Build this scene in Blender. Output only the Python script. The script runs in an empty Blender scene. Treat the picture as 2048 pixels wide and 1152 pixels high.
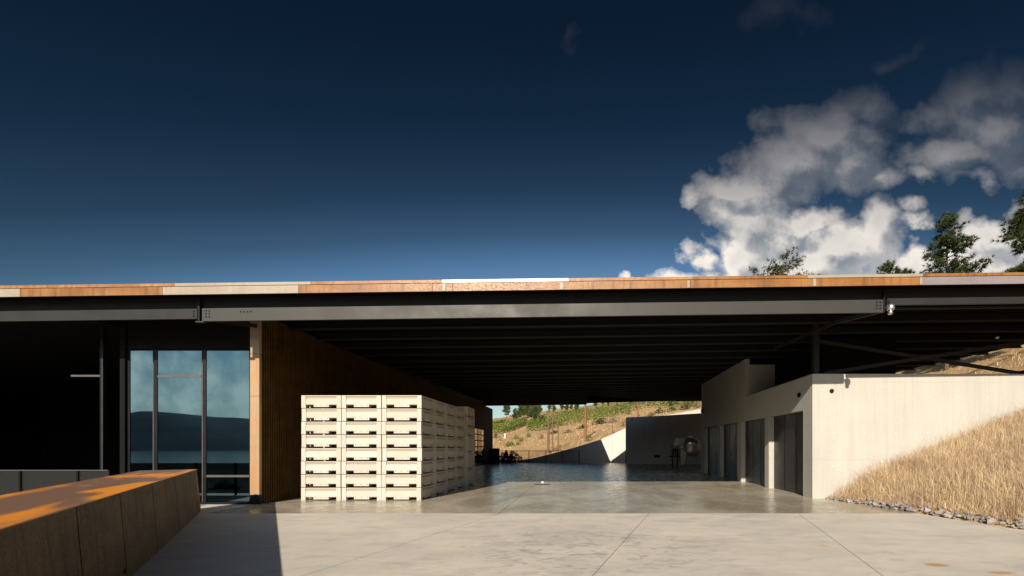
import bpy, math, random
import numpy as np
from mathutils import Vector

random.seed(11)
RNG = np.random.default_rng(11)
R = math.radians
scene = bpy.context.scene
COL = scene.collection

# ------------------------------------------------------------------ camera
F, CX, HY, EYE = 860.0, 1160.0, 895.0, 1.58      # focal length, vanishing point and horizon of the photograph (2048 x 1152), eye height
cam_d = bpy.data.cameras.new("camera")
cam = bpy.data.objects.new("camera", cam_d)
COL.objects.link(cam)
cam.location = (0, 0, EYE)
cam.rotation_euler = (R(90), 0, 0)
cam_d.sensor_width = 36.0
cam_d.lens = F / 2048 * 36
cam_d.shift_x = -(CX - 1024) / 2048
cam_d.shift_y = (HY - 576) / 2048
cam_d.clip_start = 0.05
cam_d.clip_end = 30000
scene.camera = cam

# ------------------------------------------------------------------ light and exposure
SUN_DIR = Vector((0.232, 1.0, -0.52)).normalized()   # the way the light travels
sd = bpy.data.lights.new("sun", 'SUN')
sd.energy = 4.6
sd.angle = R(0.5)
sd.color = (1.0, 0.88, 0.72)
so = bpy.data.objects.new("sun", sd)
COL.objects.link(so)
so.location = (-10, -40, 30)
so.rotation_euler = SUN_DIR.to_track_quat('-Z', 'Y').to_euler()
SUN_ELEV = math.asin(-SUN_DIR.z)
SUN_ROT = math.atan2(-SUN_DIR.x, -SUN_DIR.y) % (2 * math.pi)
vs = scene.view_settings
scene.display_settings.display_device = 'sRGB'
vs.view_transform = 'Standard'
vs.look = 'None'
vs.exposure = 0.6
vs.gamma = 1.0
vs.use_curve_mapping = False
scene.render.engine = 'CYCLES'
scene.cycles.max_bounces = 8
scene.cycles.transparent_max_bounces = 12
scene.cycles.sample_clamp_indirect = 4.0
scene.cycles.caustics_reflective = False
scene.cycles.caustics_refractive = False
try:
    scene.cycles.use_denoising = True
    scene.cycles.denoiser = 'OPENIMAGEDENOISE'
except Exception:
    pass


# ------------------------------------------------------------------ node helper
class NT:
    """Builds node graphs from plain calls."""
    def __init__(self, tree):
        self.t = tree
    def n(self, typ, **kw):
        nd = self.t.nodes.new(typ)
        for k, v in kw.items():
            setattr(nd, k, v)
        return nd
    def put(self, sock, v):
        if v is None:
            return
        if hasattr(v, 'is_output') or isinstance(v, bpy.types.NodeSocket):
            self.t.links.new(v, sock)
        else:
            if isinstance(v, (tuple, list)) and len(v) == 3 and len(getattr(sock, 'default_value', (0,))) == 4:
                v = (*v, 1.0)
            sock.default_value = v
    def m(self, op, a, b=None, c=None, clamp=False):
        nd = self.n('ShaderNodeMath', operation=op, use_clamp=clamp)
        for i, v in enumerate((a, b, c)):
            self.put(nd.inputs[i], v)
        return nd.outputs[0]
    def v(self, op, a, b=None, scale=None):
        nd = self.n('ShaderNodeVectorMath', operation=op)
        self.put(nd.inputs[0], a)
        if b is not None:
            self.put(nd.inputs[1], b)
        if scale is not None:
            self.put(nd.inputs['Scale'], scale)
        return nd.outputs['Value'] if op in ('LENGTH', 'DOT_PRODUCT', 'DISTANCE') else nd.outputs[0]
    def comb(self, x, y, z):
        nd = self.n('ShaderNodeCombineXYZ')
        for i, q in enumerate((x, y, z)):
            self.put(nd.inputs[i], q)
        return nd.outputs[0]
    def sep(self, v):
        nd = self.n('ShaderNodeSeparateXYZ')
        self.put(nd.inputs[0], v)
        return nd.outputs
    def noise(self, vec, scale, detail=4, rough=0.55, dist=0.0, col=False, dims='3D'):
        nd = self.n('ShaderNodeTexNoise', noise_dimensions=dims)
        self.put(nd.inputs['Vector'], vec)
        nd.inputs['Scale'].default_value = scale
        nd.inputs['Detail'].default_value = detail
        nd.inputs['Roughness'].default_value = rough
        nd.inputs['Distortion'].default_value = dist
        return nd.outputs['Color'] if col else nd.outputs['Fac']
    def ramp(self, fac, stops, interp='LINEAR'):
        nd = self.n('ShaderNodeValToRGB')
        cr = nd.color_ramp
        cr.interpolation = interp
        while len(cr.elements) < len(stops):
            cr.elements.new(0.5)
        for e, (p, c) in zip(cr.elements, stops):
            e.position = p
            e.color = (*c, 1) if len(c) == 3 else c
        self.put(nd.inputs[0], fac)
        return nd.outputs[0]
    def rng(self, v, a, b, c=0.0, d=1.0, smooth=True):
        nd = self.n('ShaderNodeMapRange')
        nd.interpolation_type = 'SMOOTHSTEP' if smooth else 'LINEAR'
        nd.clamp = True
        self.put(nd.inputs[0], v)
        for i, q in enumerate((a, b, c, d)):
            self.put(nd.inputs[i + 1], q)
        return nd.outputs[0]
    def mix(self, fac, a, b, blend='MIX'):
        nd = self.n('ShaderNodeMix', data_type='RGBA', blend_type=blend)
        self.put(nd.inputs[0], fac)
        self.put(nd.inputs[6], a)
        self.put(nd.inputs[7], b)
        return nd.outputs[2]


# ------------------------------------------------------------------ world: Nishita sky, polarised look, clouds
def px_uv(px, py):
    return ((px - CX) / F, (HY - py) / F)

def build_world():
    w = bpy.data.worlds.new("World")
    scene.world = w
    w.use_nodes = True
    t = w.node_tree
    t.nodes.clear()
    N = NT(t)
    out = N.n('ShaderNodeOutputWorld')
    bg = N.n('ShaderNodeBackground')
    t.links.new(bg.outputs[0], out.inputs[0])
    sky = N.n('ShaderNodeTexSky')
    sky.sky_type = 'NISHITA'
    sky.sun_disc = False
    sky.sun_elevation = SUN_ELEV
    sky.sun_rotation = SUN_ROT
    sky.altitude = 400
    sky.air_density = 1.0
    sky.dust_density = 0.6
    sky.ozone_density = 1.6
    geo = N.n('ShaderNodeTexCoord')
    d = N.sep(geo.outputs['Generated'])
    ay = N.m('MAXIMUM', N.m('ABSOLUTE', d[1]), 0.12)
    u = N.m('DIVIDE', d[0], ay)
    v = N.m('DIVIDE', d[2], ay)
    back = N.m('LESS_THAN', d[1], 0.0)
    # deep polarised blue: darker with height all round
    # a polarising filter darkens the sky most at right angles to the sun
    cs = N.m('ABSOLUTE', N.v('DOT_PRODUCT', geo.outputs['Generated'], (0.0, -.89, .452)))
    ez = N.m('MAXIMUM', d[2], 0.0)
    pol = N.m('MULTIPLY', N.m('SUBTRACT', .634, cs), N.m('MULTIPLY', ez, 4.5, clamp=True))
    el = N.m('DIVIDE', N.m('MULTIPLY_ADD', pol, 1.18, ez), 1.3)
    dark = N.ramp(el, [(0.0000, (1.15, 1.2, 1.1)), (0.2308, (1.0, 1.17, 1.18)), (0.2923, (0.72, 0.98, 1.10)), (0.3769, (0.4, 0.56, 0.62)), (0.4792, (0.21, 0.315, 0.365)), (0.6362, (0.1, 0.185, 0.23)), (0.7923, (0.066, 0.13, 0.175)), (1.0000, (0.055, 0.1, 0.13))])
    toward = N.rng(d[1], 0.35, -0.75, 1.0, 1.55)        # the polariser bites less on the sun's side of the sky
    skyc = N.mix(1.0, sky.outputs[0], dark, 'MULTIPLY')
    skyc = N.v('SCALE', skyc, scale=N.m('MULTIPLY', toward, 0.05))

    # the cloud field: soft ellipses broken up by noise; evaluated twice for its shading
    blobs = [  # px, py, rx, ry, weight
        (1495, 445, 82, 105, 1.0), (1600, 325, 125, 62, 1.0), (1655, 275, 110, 62, 1.0), (1680, 330, 85, 68, 1.0), (1480, 365, 75, 34, .95),
        (1720, 210, 75, 45, .62), (1660, 240, 80, 40, .75), (1760, 365, 62, 26, .7),
        (1900, 300, 115, 48, .95), (1990, 260, 110, 75, .9), (1870, 225, 80, 34, .58), (1850, 350, 42, 20, .8), (2060, 190, 110, 70, .8),
        (1970, 190, 95, 46, .68), (1395, 385, 26, 18, .7),
        (1395, 520, 48, 38, 1.0), (1480, 505, 90, 75, 1.0), (1620, 440, 62, 34, .95), (1550, 470, 60, 60, .9),
        (1600, 530, 140, 60, 1.0), (1700, 505, 110, 60, 1.05), (1752, 462, 52, 40, 1.05), (1660, 495, 60, 40, .9),
        (1820, 545, 75, 45, 1.1), (1990, 480, 75, 42, .95), (1960, 540, 130, 40, 1.05), (2080, 470, 80, 70, .95),
        (1830, 428, 26, 20, .7), (1842, 460, 28, 20, .75), (1940, 365, 34, 20, .72), (1270, 553, 34, 10, .75),
        (1150, 92, 17, 15, .40), (1580, 12, 80, 30, .44), (1795, 105, 60, 16, .46), (1430, 590, 120, 60, 1.0),
        (2350, 420, 220, 120, .9), (2600, 300, 260, 120, .8)]
    g = bpy.data.node_groups.new("cloud_field", 'ShaderNodeTree')
    g.interface.new_socket("P", in_out='INPUT', socket_type='NodeSocketVector')
    g.interface.new_socket("Back", in_out='INPUT', socket_type='NodeSocketFloat')
    g.interface.new_socket("D", in_out='OUTPUT', socket_type='NodeSocketFloat')
    G = NT(g)
    gi = G.n('NodeGroupInput')
    go = G.n('NodeGroupOutput')
    P = gi.outputs[0]
    wa = G.v('SUBTRACT', G.noise(P, 4.0, 3, .55, col=True), (.5, .5, .5))
    wb = G.v('SUBTRACT', G.noise(P, 13.0, 4, .6, col=True), (.5, .5, .5))
    Pw = G.v('ADD', P, G.v('ADD', G.v('SCALE', wa, scale=0.16), G.v('SCALE', wb, scale=0.075)))
    best = None
    for (px, py, rx, ry, wt) in blobs:
        cu, cv = px_uv(px, py)
        q = G.n('ShaderNodeVectorMath', operation='MULTIPLY_ADD')
        g.links.new(Pw, q.inputs[0])
        sx, sy = F / rx / 1.3, F / ry / 1.3
        q.inputs[1].default_value = (sx, sy, 0)
        q.inputs[2].default_value = (-cu * sx, -cv * sy, 0)
        L = G.v('LENGTH', q.outputs[0])
        val = G.m('MULTIPLY_ADD', L, -wt, wt)
        best = val if best is None else G.m('SMOOTH_MAX', best, val, 0.12)
    best = G.m('MAXIMUM', best, -0.6)
    # the sky behind the camera carries a band of cumulus over the far shore
    s = G.sep(P)
    band = G.m('MULTIPLY_ADD', G.m('ABSOLUTE', G.m('SUBTRACT', s[1], 0.10)), -3.4, 0.46)
    field = G.n('ShaderNodeMix', data_type='FLOAT')
    g.links.new(gi.outputs[1], field.inputs[0])
    g.links.new(best, field.inputs[2])
    g.links.new(band, field.inputs[3])
    n1 = G.noise(P, 8.0, 10, .60, .12)
    n2 = G.noise(P, 3.5, 2, .5)
    dd = G.m('ADD', field.outputs[0], G.m('MULTIPLY', G.m('SUBTRACT', n1, .5), G.m('MULTIPLY_ADD', gi.outputs[1], -.75, G.rng(s[1], .40, .75, 1.95, 1.3))))
    dd = G.m('ADD', dd, G.m('MULTIPLY', G.m('SUBTRACT', n2, .5), .6))
    g.links.new(dd, go.inputs[0])

    def field_at(vec):
        nd = N.n('ShaderNodeGroup')
        nd.node_tree = g
        t.links.new(vec, nd.inputs[0])
        t.links.new(back, nd.inputs[1])
        return nd.outputs[0]
    P0 = N.comb(u, v, 0.0)
    d0 = field_at(P0)
    d1 = field_at(N.v('ADD', P0, (-0.030, 0.040, 0.0)))
    low = N.rng(v, 0.66, 0.42)                       # nearer the horizon the clouds are whiter and crisper
    dens = N.m('DIVIDE', N.m('SUBTRACT', d0, .02), N.rng(low, 0, 1, .90, .34, smooth=False), clamp=True)
    dens = N.m('SMOOTH_MIN', dens, 1.0, .15)
    lit = N.rng(N.m('SUBTRACT', d0, d1), -0.30, 0.34)
    lit = N.m('ADD', N.m('MULTIPLY', lit, .72), N.m('MULTIPLY', N.rng(d0, .95, .25), .28))
    light = N.mix(low, (.37, .345, .33), (.70, .645, .58))
    shade = N.mix(low, (.10, .118, .14), (.165, .185, .215))
    ccol = N.mix(lit, shade, light)
    ccol = N.mix(back, ccol, N.mix(lit, (.34, .42, .45), (1.5, 1.45, 1.25)))
    alpha = N.m('MULTIPLY', dens, N.rng(v, 0.92, 0.50, 0.045, 0.96))
    up = N.m('GREATER_THAN', d[2], -0.02)
    alpha = N.m('MULTIPLY', alpha, up)
    final = N.mix(alpha, skyc, ccol)
    t.links.new(final, bg.inputs[0])
    bg.inputs[1].default_value = 1.0
    try:
        w.cycles.sampling_method = 'MANUAL'
        w.cycles.sample_map_resolution = 512
    except Exception:
        pass

build_world()


# ------------------------------------------------------------------ materials
def mat(name, rough=0.7, metallic=0.0, spec=0.5):
    m = bpy.data.materials.new(name)
    m.use_nodes = True
    t = m.node_tree
    b = t.nodes['Principled BSDF']
    b.inputs['Roughness'].default_value = rough
    b.inputs['Metallic'].default_value = metallic
    b.inputs['Specular IOR Level'].default_value = spec
    return m, NT(t), b

def bump(N, b, h, strength=0.3, dist=0.02):
    nd = N.n('ShaderNodeBump')
    nd.inputs['Strength'].default_value = strength
    nd.inputs['Distance'].default_value = dist
    N.put(nd.inputs['Height'], h)
    N.t.links.new(nd.outputs[0], b.inputs['Normal'])

def pos(N):
    return N.n('ShaderNodeNewGeometry').outputs['Position']

def stretch(N, vec, s):
    return N.v('MULTIPLY', vec, s)

def m_plain(name, c, var=0.18, scale=6, rough=.6, metallic=0.0, spec=.5):
    m, N, b = mat(name, rough, metallic, spec)
    p = N.n('ShaderNodeTexCoord').outputs['Object']
    n = N.noise(p, scale, 5, .6)
    col = N.mix(n, tuple(x * (1 - var) for x in c), tuple(min(1, x * (1 + var)) for x in c))
    N.put(b.inputs['Base Color'], col)
    N.put(b.inputs['Roughness'], N.rng(n, .3, .7, rough - .08, rough + .08))
    return m

def m_concrete_wall(name, c1, c2):
    m, N, b = mat(name, .85, spec=.3)
    p = pos(N)
    board = N.noise(stretch(N, p, (2.2, 2.2, .12)), 3.0, 4, .6)       # vertical form-board streaks
    cloud = N.noise(p, .7, 5, .6)
    fine = N.noise(p, 22, 4, .6)
    f = N.m('ADD', N.m('MULTIPLY', board, .5), N.m('MULTIPLY', cloud, .5))
    col = N.mix(N.rng(f, .3, .7), c1, c2)
    col = N.mix(N.rng(fine, .35, .75, 0, .30), col, tuple(x * .72 for x in c1))
    lift = N.m('PINGPONG', N.m('ADD', N.sep(p)[2], 0.0), 1.2)         # pour lines
    line = N.m('LESS_THAN', N.m('ABSOLUTE', N.m('SUBTRACT', lift, 1.19)), .008)
    col = N.mix(N.m('MULTIPLY', line, .12), col, tuple(x * .5 for x in c1))
    drip = N.noise(stretch(N, p, (3.2, 3.2, .05)), 1.6, 3, .7)
    col = N.mix(N.rng(drip, .58, .76, 0, .42), col, tuple(x * .62 for x in c1))
    N.put(b.inputs['Base Color'], col)
    bump(N, b, N.m('ADD', fine, board), .25, .012)
    return m

def m_forecourt():
    m, N, b = mat("broomed_concrete", .8, spec=.3)
    p = pos(N)
    big = N.noise(stretch(N, p, (.5, .9, 1)), .8, 5, .62, .4)
    smear = N.noise(stretch(N, p, (1.1, 2.6, 1)), 1.1, 5, .6, .8)
    mott = N.noise(p, 6, 5, .65, .3)
    fine = N.noise(p, 55, 3, .6)
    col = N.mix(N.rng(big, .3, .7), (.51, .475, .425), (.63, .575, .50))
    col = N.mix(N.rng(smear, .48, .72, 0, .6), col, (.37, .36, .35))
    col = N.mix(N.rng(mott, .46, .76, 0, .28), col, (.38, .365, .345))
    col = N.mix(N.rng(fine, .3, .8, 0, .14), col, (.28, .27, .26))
    # smudge marks in the middle of the apron
    pc = N.v('SUBTRACT', p, (.15, 6.7, 0))
    area = N.rng(N.v('LENGTH', stretch(N, pc, (.42, .5, 1))), .35, 1.25, 1, 0)
    sm = N.noise(stretch(N, p, (1.6, 3.6, 1)), 1.7, 4, .6, 1.3)
    col = N.mix(N.m('MULTIPLY', N.rng(sm, .50, .64), N.m('MULTIPLY', area, .6)), col, (.23, .225, .225))
    # rust stains
    sn = N.m('MULTIPLY', N.m('SUBTRACT', N.noise(p, 7, 4, .6), .5), .9)
    for (x, y, rx, ry, k) in ((4.80, 5.78, .17, .085, .85), (5.30, 5.42, .17, .06, .8), (3.92, 6.9, .1, .09, .3), (-2.05, 9.0, .13, .06, .55), (1.6, 7.6, .14, .1, .3), (4.45, 6.05, .14, .08, .3)):
        q = stretch(N, N.v('SUBTRACT', p, (x, y, 0)), (1 / rx, 1 / ry, 0))
        k_ = N.rng(N.m('ADD', N.v('LENGTH', q), sn), 1.25, .55, 0, k)
        col = N.mix(k_, col, (.46, .22, .065))
    N.put(b.inputs['Base Color'], col)
    N.put(b.inputs['Roughness'], N.rng(smear, .3, .7, .85, .62))
    bump(N, b, N.m('ADD', fine, N.m('MULTIPLY', mott, .6)), .25, .006)
    return m

def m_polished():
    m, N, b = mat("polished_concrete", .25, spec=.32)
    p = pos(N)
    big = N.noise(stretch(N, p, (.7, .45, 1)), .7, 6, .62, .8)
    mott = N.noise(p, 2.6, 5, .62, .6)
    fine = N.noise(p, 30, 3, .6)
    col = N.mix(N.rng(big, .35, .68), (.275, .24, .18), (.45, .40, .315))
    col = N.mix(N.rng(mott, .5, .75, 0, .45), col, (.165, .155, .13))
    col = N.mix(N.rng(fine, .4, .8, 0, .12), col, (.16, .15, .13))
    N.put(b.inputs['Base Color'], col)
    N.put(b.inputs['Roughness'], N.rng(mott, .3, .7, .16, .34))
    bump(N, b, N.m('ADD', mott, N.m('MULTIPLY', fine, .1)), .02, .004)
    return m

def m_corten(name, c1, c2, c3, scale=1.0, streak=.5, rough=.6, spec=.4):
    m, N, b = mat(name, rough, spec=spec)
    p = pos(N)
    patch = N.noise(stretch(N, p, (.8, .8, 2.2)), 1.1 * scale, 5, .62, .5)
    st = N.noise(stretch(N, p, (5, 5, .35)), 1.8 * scale, 4, .6)
    sp = N.noise(p, 26 * scale, 4, .65)
    col = N.mix(N.rng(patch, .34, .66), c1, c2)
    col = N.mix(N.rng(st, .45, .75, 0, streak), col, c3)
    col = N.mix(N.rng(sp, .55, .78, 0, .55), col, tuple(x * .45 for x in c3))
    N.put(b.inputs['Base Color'], col)
    N.put(b.inputs['Roughness'], N.rng(sp, .3, .7, rough - .1, rough + .12))
    bump(N, b, sp, .15, .004)
    return m

def m_corten_top():
    """Weathered top of the parapet: violet brown plate with bright orange rust tongues."""
    m, N, b = mat("rusted_top_plate", .5, spec=.45)
    p = pos(N)
    # along / across the wall
    along = N.v('DOT_PRODUCT', p, (-.59, .807, 0))
    across = N.v('DOT_PRODUCT', p, (.807, .59, 0))
    q = N.comb(N.m('MULTIPLY', along, .30), N.m('MULTIPLY', across, 1.5), 0.0)
    n = N.noise(q, 1.6, 2, .45, .5)
    edge = N.rng(across, -1.65, -1.18, 0.0, 1.0)
    k = N.m('ADD', N.m('MULTIPLY', n, 1.25), N.m('MULTIPLY', edge, .26))
    col = N.mix(N.rng(k, .64, .82), (.195, .11, .075), (.66, .235, .022))
    sp = N.noise(p, 18, 4, .6)
    col = N.mix(N.rng(sp, .45, .8, 0, .3), col, (.12, .06, .03))
    N.put(b.inputs['Base Color'], col)
    N.put(b.inputs['Roughness'], N.rng(k, .6, .9, .42, .6))
    return m

def m_glass(name, gloss=.5, tint=(.70, .86, .88), through=(.06, .065, .06), rough=0.0):
    m = bpy.data.materials.new(name)
    m.use_nodes = True
    t = m.node_tree
    t.nodes.clear()
    N = NT(t)
    out = N.n('ShaderNodeOutputMaterial')
    gl = N.n('ShaderNodeBsdfGlossy')
    gl.inputs['Color'].default_value = (*tint, 1)
    gl.inputs['Roughness'].default_value = rough
    tr = N.n('ShaderNodeBsdfTransparent')
    tr.inputs['Color'].default_value = (*through, 1)
    mx = N.n('ShaderNodeMixShader')
    lw = N.n('ShaderNodeLayerWeight')
    lw.inputs['Blend'].default_value = .35
    N.put(mx.inputs[0], N.m('MULTIPLY_ADD', lw.outputs['Fresnel'], 1 - gloss, gloss, clamp=True))
    t.links.new(tr.outputs[0], mx.inputs[1])
    t.links.new(gl.outputs[0], mx.inputs[2])
    t.links.new(mx.outputs[0], out.inputs[0])
    return m

def m_panel():
    m = bpy.data.materials.new("smoked_panel")
    m.use_nodes = True
    t = m.node_tree
    N = NT(t)
    b = t.nodes['Principled BSDF']
    out = t.nodes['Material Output']
    n = N.noise(pos(N), 3, 4, .6)
    N.put(b.inputs['Base Color'], N.mix(n, (.010, .0095, .009), (.015, .014, .013)))
    b.inputs['Roughness'].default_value = .35
    tr = N.n('ShaderNodeBsdfTransparent')
    tr.inputs['Color'].default_value = (.8, .8, .8, 1)
    mx = N.n('ShaderNodeMixShader')
    mx.inputs[0].default_value = .72
    t.links.new(tr.outputs[0], mx.inputs[1])
    t.links.new(b.outputs[0], mx.inputs[2])
    t.links.new(mx.outputs[0], out.inputs[0])
    return m

def m_hill():
    m, N, b = mat("dry_grass_ground", .95, spec=.1)
    p = pos(N)
    big = N.noise(p, .035, 6, .62, .4)
    mid = N.noise(stretch(N, p, (1, .5, 1)), .35, 6, .68, .6)
    fine = N.noise(p, 3.2, 5, .7)
    col = N.mix(N.rng(big, .36, .64), (.44, .285, .135), (.33, .215, .115))
    col = N.mix(N.rng(mid, .48, .70, 0, .62), col, (.23, .165, .10))
    col = N.mix(N.rng(fine, .42, .68, 0, .65), col, (.52, .365, .185))
    col = N.mix(N.rng(N.noise(p, 1.1, 5, .7), .56, .72, 0, .5), col, (.17, .135, .08))
    N.put(b.inputs['Base Color'], col)
    bump(N, b, N.m('ADD', fine, mid), .7, .35)
    return m

def m_grass():
    m, N, b = mat("straw_grass", .7, spec=.25)
    at = N.n('ShaderNodeAttribute', attribute_name="tone")
    p = pos(N)
    tone = at.outputs['Fac']
    col = N.ramp(tone, [(0, (.28, .185, .11)), (.35, (.55, .40, .235)), (.7, (.74, .57, .36)), (1, (.88, .77, .57))])
    patch = N.noise(p, .9, 4, .6)
    col = N.mix(N.rng(patch, .46, .64, 0, .8), col, (.40, .275, .19))
    N.put(b.inputs['Base Color'], col)
    return m

def m_leaf(name, a, c, var='Object'):
    m, N, b = mat(name, .65, spec=.25)
    p = pos(N)
    n = N.noise(p, 1.6, 3, .6)
    at = N.n('ShaderNodeAttribute', attribute_name="tone")
    f = N.m('ADD', N.m('MULTIPLY', n, .5), N.m('MULTIPLY', at.outputs['Fac'], .5))
    N.put(b.inputs['Base Color'], N.mix(N.rng(f, .2, .8), a, c))
    return m

def m_bark(name, c):
    m, N, b = mat(name, .9, spec=.2)
    p = pos(N)
    n = N.noise(stretch(N, p, (6, 6, 1.2)), 2.0, 5, .65)
    N.put(b.inputs['Base Color'], N.mix(n, tuple(x * .55 for x in c), tuple(x * 1.35 for x in c)))
    bump(N, b, n, .6, .03)
    return m

def m_stone():
    m, N, b = mat("grey_field_stone", .85, spec=.25)
    oi = N.n('ShaderNodeObjectInfo')
    p = pos(N)
    base = N.ramp(oi.outputs['Random'], [(0, (.13, .135, .15)), (.35, (.28, .27, .26)), (.7, (.37, .34, .31)), (.9, (.32, .24, .19)), (1, (.16, .16, .175))])
    n = N.noise(p, 14, 5, .65)
    N.put(b.inputs['Base Color'], N.mix(N.rng(n, .35, .75, 0, .55), base, (.14, .135, .13)))
    bump(N, b, n, .5, .02)
    return m

def m_bin():
    m, N, b = mat("cream_bin_plastic", .55, spec=.35)
    tc = N.n('ShaderNodeTexCoord').outputs['Object']
    oi = N.n('ShaderNodeObjectInfo')
    off = N.v('ADD', tc, N.comb(N.m('MULTIPLY', oi.outputs['Random'], 37.0), 0.0, 0.0))
    n = N.noise(off, 2.2, 4, .6)
    sc = N.noise(stretch(N, off, (3, 3, 14)), 3, 4, .6)
    base = N.mix(oi.outputs['Random'], (.43, .40, .35), (.50, .475, .43))
    col = N.mix(N.rng(n, .42, .70, 0, .8), base, (.46, .41, .33))
    col = N.mix(N.rng(sc, .56, .72, 0, .5), col, (.38, .32, .24))
    N.put(b.inputs['Base Color'], col)
    return m

M = {}
M['wall'] = m_concrete_wall("cast_concrete", (.40, .385, .35), (.475, .455, .41))
M['wall_grey'] = m_concrete_wall("grey_cast_concrete", (.54, .525, .495), (.64, .615, .575))
M['apron'] = m_forecourt()
M['floor'] = m_polished()
M['joint'] = m_plain("joint_filler", (.17, .16, .15), .2, 8, .9)
M['rust'] = m_corten("rusty_fascia", (.195, .074, .011), (.275, .125, .033), (.095, .034, .007), 1.0, .85, .44, .42)
M['rust_cap'] = m_corten("rusty_cap", (.24, .10, .028), (.34, .18, .075), (.14, .05, .013), 1.4, .75, .44, .42)
M['pale'] = m_corten("pale_weathered_steel", (.27, .225, .175), (.32, .275, .22), (.24, .165, .09), 1.0, .35, .46, .4)
M['bright'] = m_corten("painted_glare_steel", (.80, .77, .70), (.85, .82, .76), (.62, .45, .27), 1.4, .40, .40)  # cap steel lightened: the sun's glare is put into the colour
M['violet'] = m_corten("violet_grey_steel", (.17, .155, .165), (.20, .18, .19), (.18, .12, .08), 1.0, .3)
M['brown'] = m_corten("brown_rust_plate", (.075, .050, .026), (.125, .083, .040), (.045, .028, .015), 1.2, .9, .7, .3)
M['rust_end'] = m_corten("red_rust_plate", (.36, .13, .035), (.42, .17, .05), (.26, .09, .03), 1.2, .6, .7)
M['rust_top'] = m_corten_top()
M['slat'] = m_corten("rusty_batten", (.078, .040, .0085), (.105, .056, .013), (.034, .018, .006), 1.6, .8, .75, .12)
M['slat_dark'] = m_corten("dark_rust_cladding", (.045, .026, .014), (.06, .035, .018), (.03, .018, .010), 1.6, .8, .8, .1)
M['column'] = m_corten("tan_steel_casing", (.37, .20, .085), (.34, .235, .14), (.29, .135, .045), .8, .45, .5)
M['steel'] = m_plain("grey_painted_steel", (.034, .032, .030), .12, 1.0, .50, spec=.32)
M['steel_falloff'] = m_plain("painted_steel_falloff", (.019, .018, .017), .15, 1.0, .5, spec=.25)  # beam paint darkened; the light's falloff towards the ends is in the colour
M['steel_dark'] = m_plain("dark_painted_steel", (.011, .0115, .0125), .15, 3, .6, spec=.15)
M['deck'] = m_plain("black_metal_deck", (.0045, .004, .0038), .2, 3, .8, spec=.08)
M['purlin'] = m_plain("lit_purlin_lip", (.045, .042, .040), .15, 3, .6, spec=.15)
M['brace'] = m_plain("black_brown_brace_paint", (.022, .021, .020), .15, 3, .6, spec=.15)
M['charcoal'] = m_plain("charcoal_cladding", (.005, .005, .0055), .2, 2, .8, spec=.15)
M['door'] = m_plain("dark_grey_door", (.026, .024, .022), .12, 1.2, .45)
M['frame'] = m_plain("black_window_frame", (.006, .006, .008), .1, 4, .5, spec=.2)
M['alu'] = m_plain("grey_aluminium_bar", (.075, .07, .07), .1, 4, .4)
M['black'] = m_plain("black_metal", (.004, .004, .004), .1, 4, .6, spec=.12)
M['chrome'] = m_plain("stainless_steel", (.60, .58, .54), .08, 5, .24, 1.0)
M['chrome_dull'] = m_plain("brushed_steel", (.48, .43, .36), .1, 5, .45, .45)
M['silver'] = m_plain("silver_housing", (.62, .62, .62), .05, 5, .25, .9)
M['glass'] = m_glass("tinted_glass", .15, (.52, .84, 1.0))
M['glass_far'] = m_glass("window_glass", .55, (.8, .8, .75), (.05, .05, .05), .02)
M['panel'] = m_panel()
M['hill'] = m_hill()
M['grass'] = m_grass()
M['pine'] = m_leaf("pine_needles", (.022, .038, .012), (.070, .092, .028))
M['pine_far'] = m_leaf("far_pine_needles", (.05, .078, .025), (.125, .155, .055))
M['vine'] = m_leaf("vine_leaves", (.045, .085, .010), (.14, .18, .03))
M['shrub'] = m_leaf("shrub_leaves", (.07, .10, .02), (.17, .19, .05))
M['shrub_dark'] = m_leaf("dark_shrub_leaves", (.02, .035, .012), (.06, .08, .03))
M['brush'] = m_leaf("dry_brush", (.15, .11, .075), (.30, .22, .15))
M['bark'] = m_bark("pine_bark", (.13, .085, .055))
M['pole'] = m_bark("weathered_pole", (.17, .105, .07))
M['pole_red'] = m_bark("red_brown_pole", (.24, .10, .05))
M['white'] = m_plain("white_paint", (.78, .76, .70), .06, 6, .6)
M['stone'] = m_stone()
M['bin'] = m_bin()
M['bin_groove'] = m_plain("tan_bin_groove", (.31, .24, .16), .12, 5, .6)
M['tie'] = m_plain("pale_mortar_plug", (.66, .65, .62), .05, 8, .9)
M['rivet'] = m_plain("dark_rivet", (.10, .085, .06), .1, 5, .6)
M['bin_dark'] = m_plain("bin_underside", (.30, .25, .18), .12, 5, .7)

def m_water():
    m, N, b = mat("lake_water", .12, spec=.5)
    N.put(b.inputs['Base Color'], (.13, .20, .225))
    p = pos(N)
    bump(N, b, N.noise(p, .15, 4, .6), .25, .6)
    return m
M['water'] = m_water()
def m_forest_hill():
    m, N, b = mat("hazy_wooded_slope", .95, spec=.1)
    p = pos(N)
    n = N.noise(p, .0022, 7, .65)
    N.put(b.inputs['Base Color'], N.mix(N.rng(n, .4, .65), (.022, .062, .115), (.045, .088, .13)))  # distance haze is put into the blue of the slope colour
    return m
M['far_hill'] = m_forest_hill()


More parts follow.
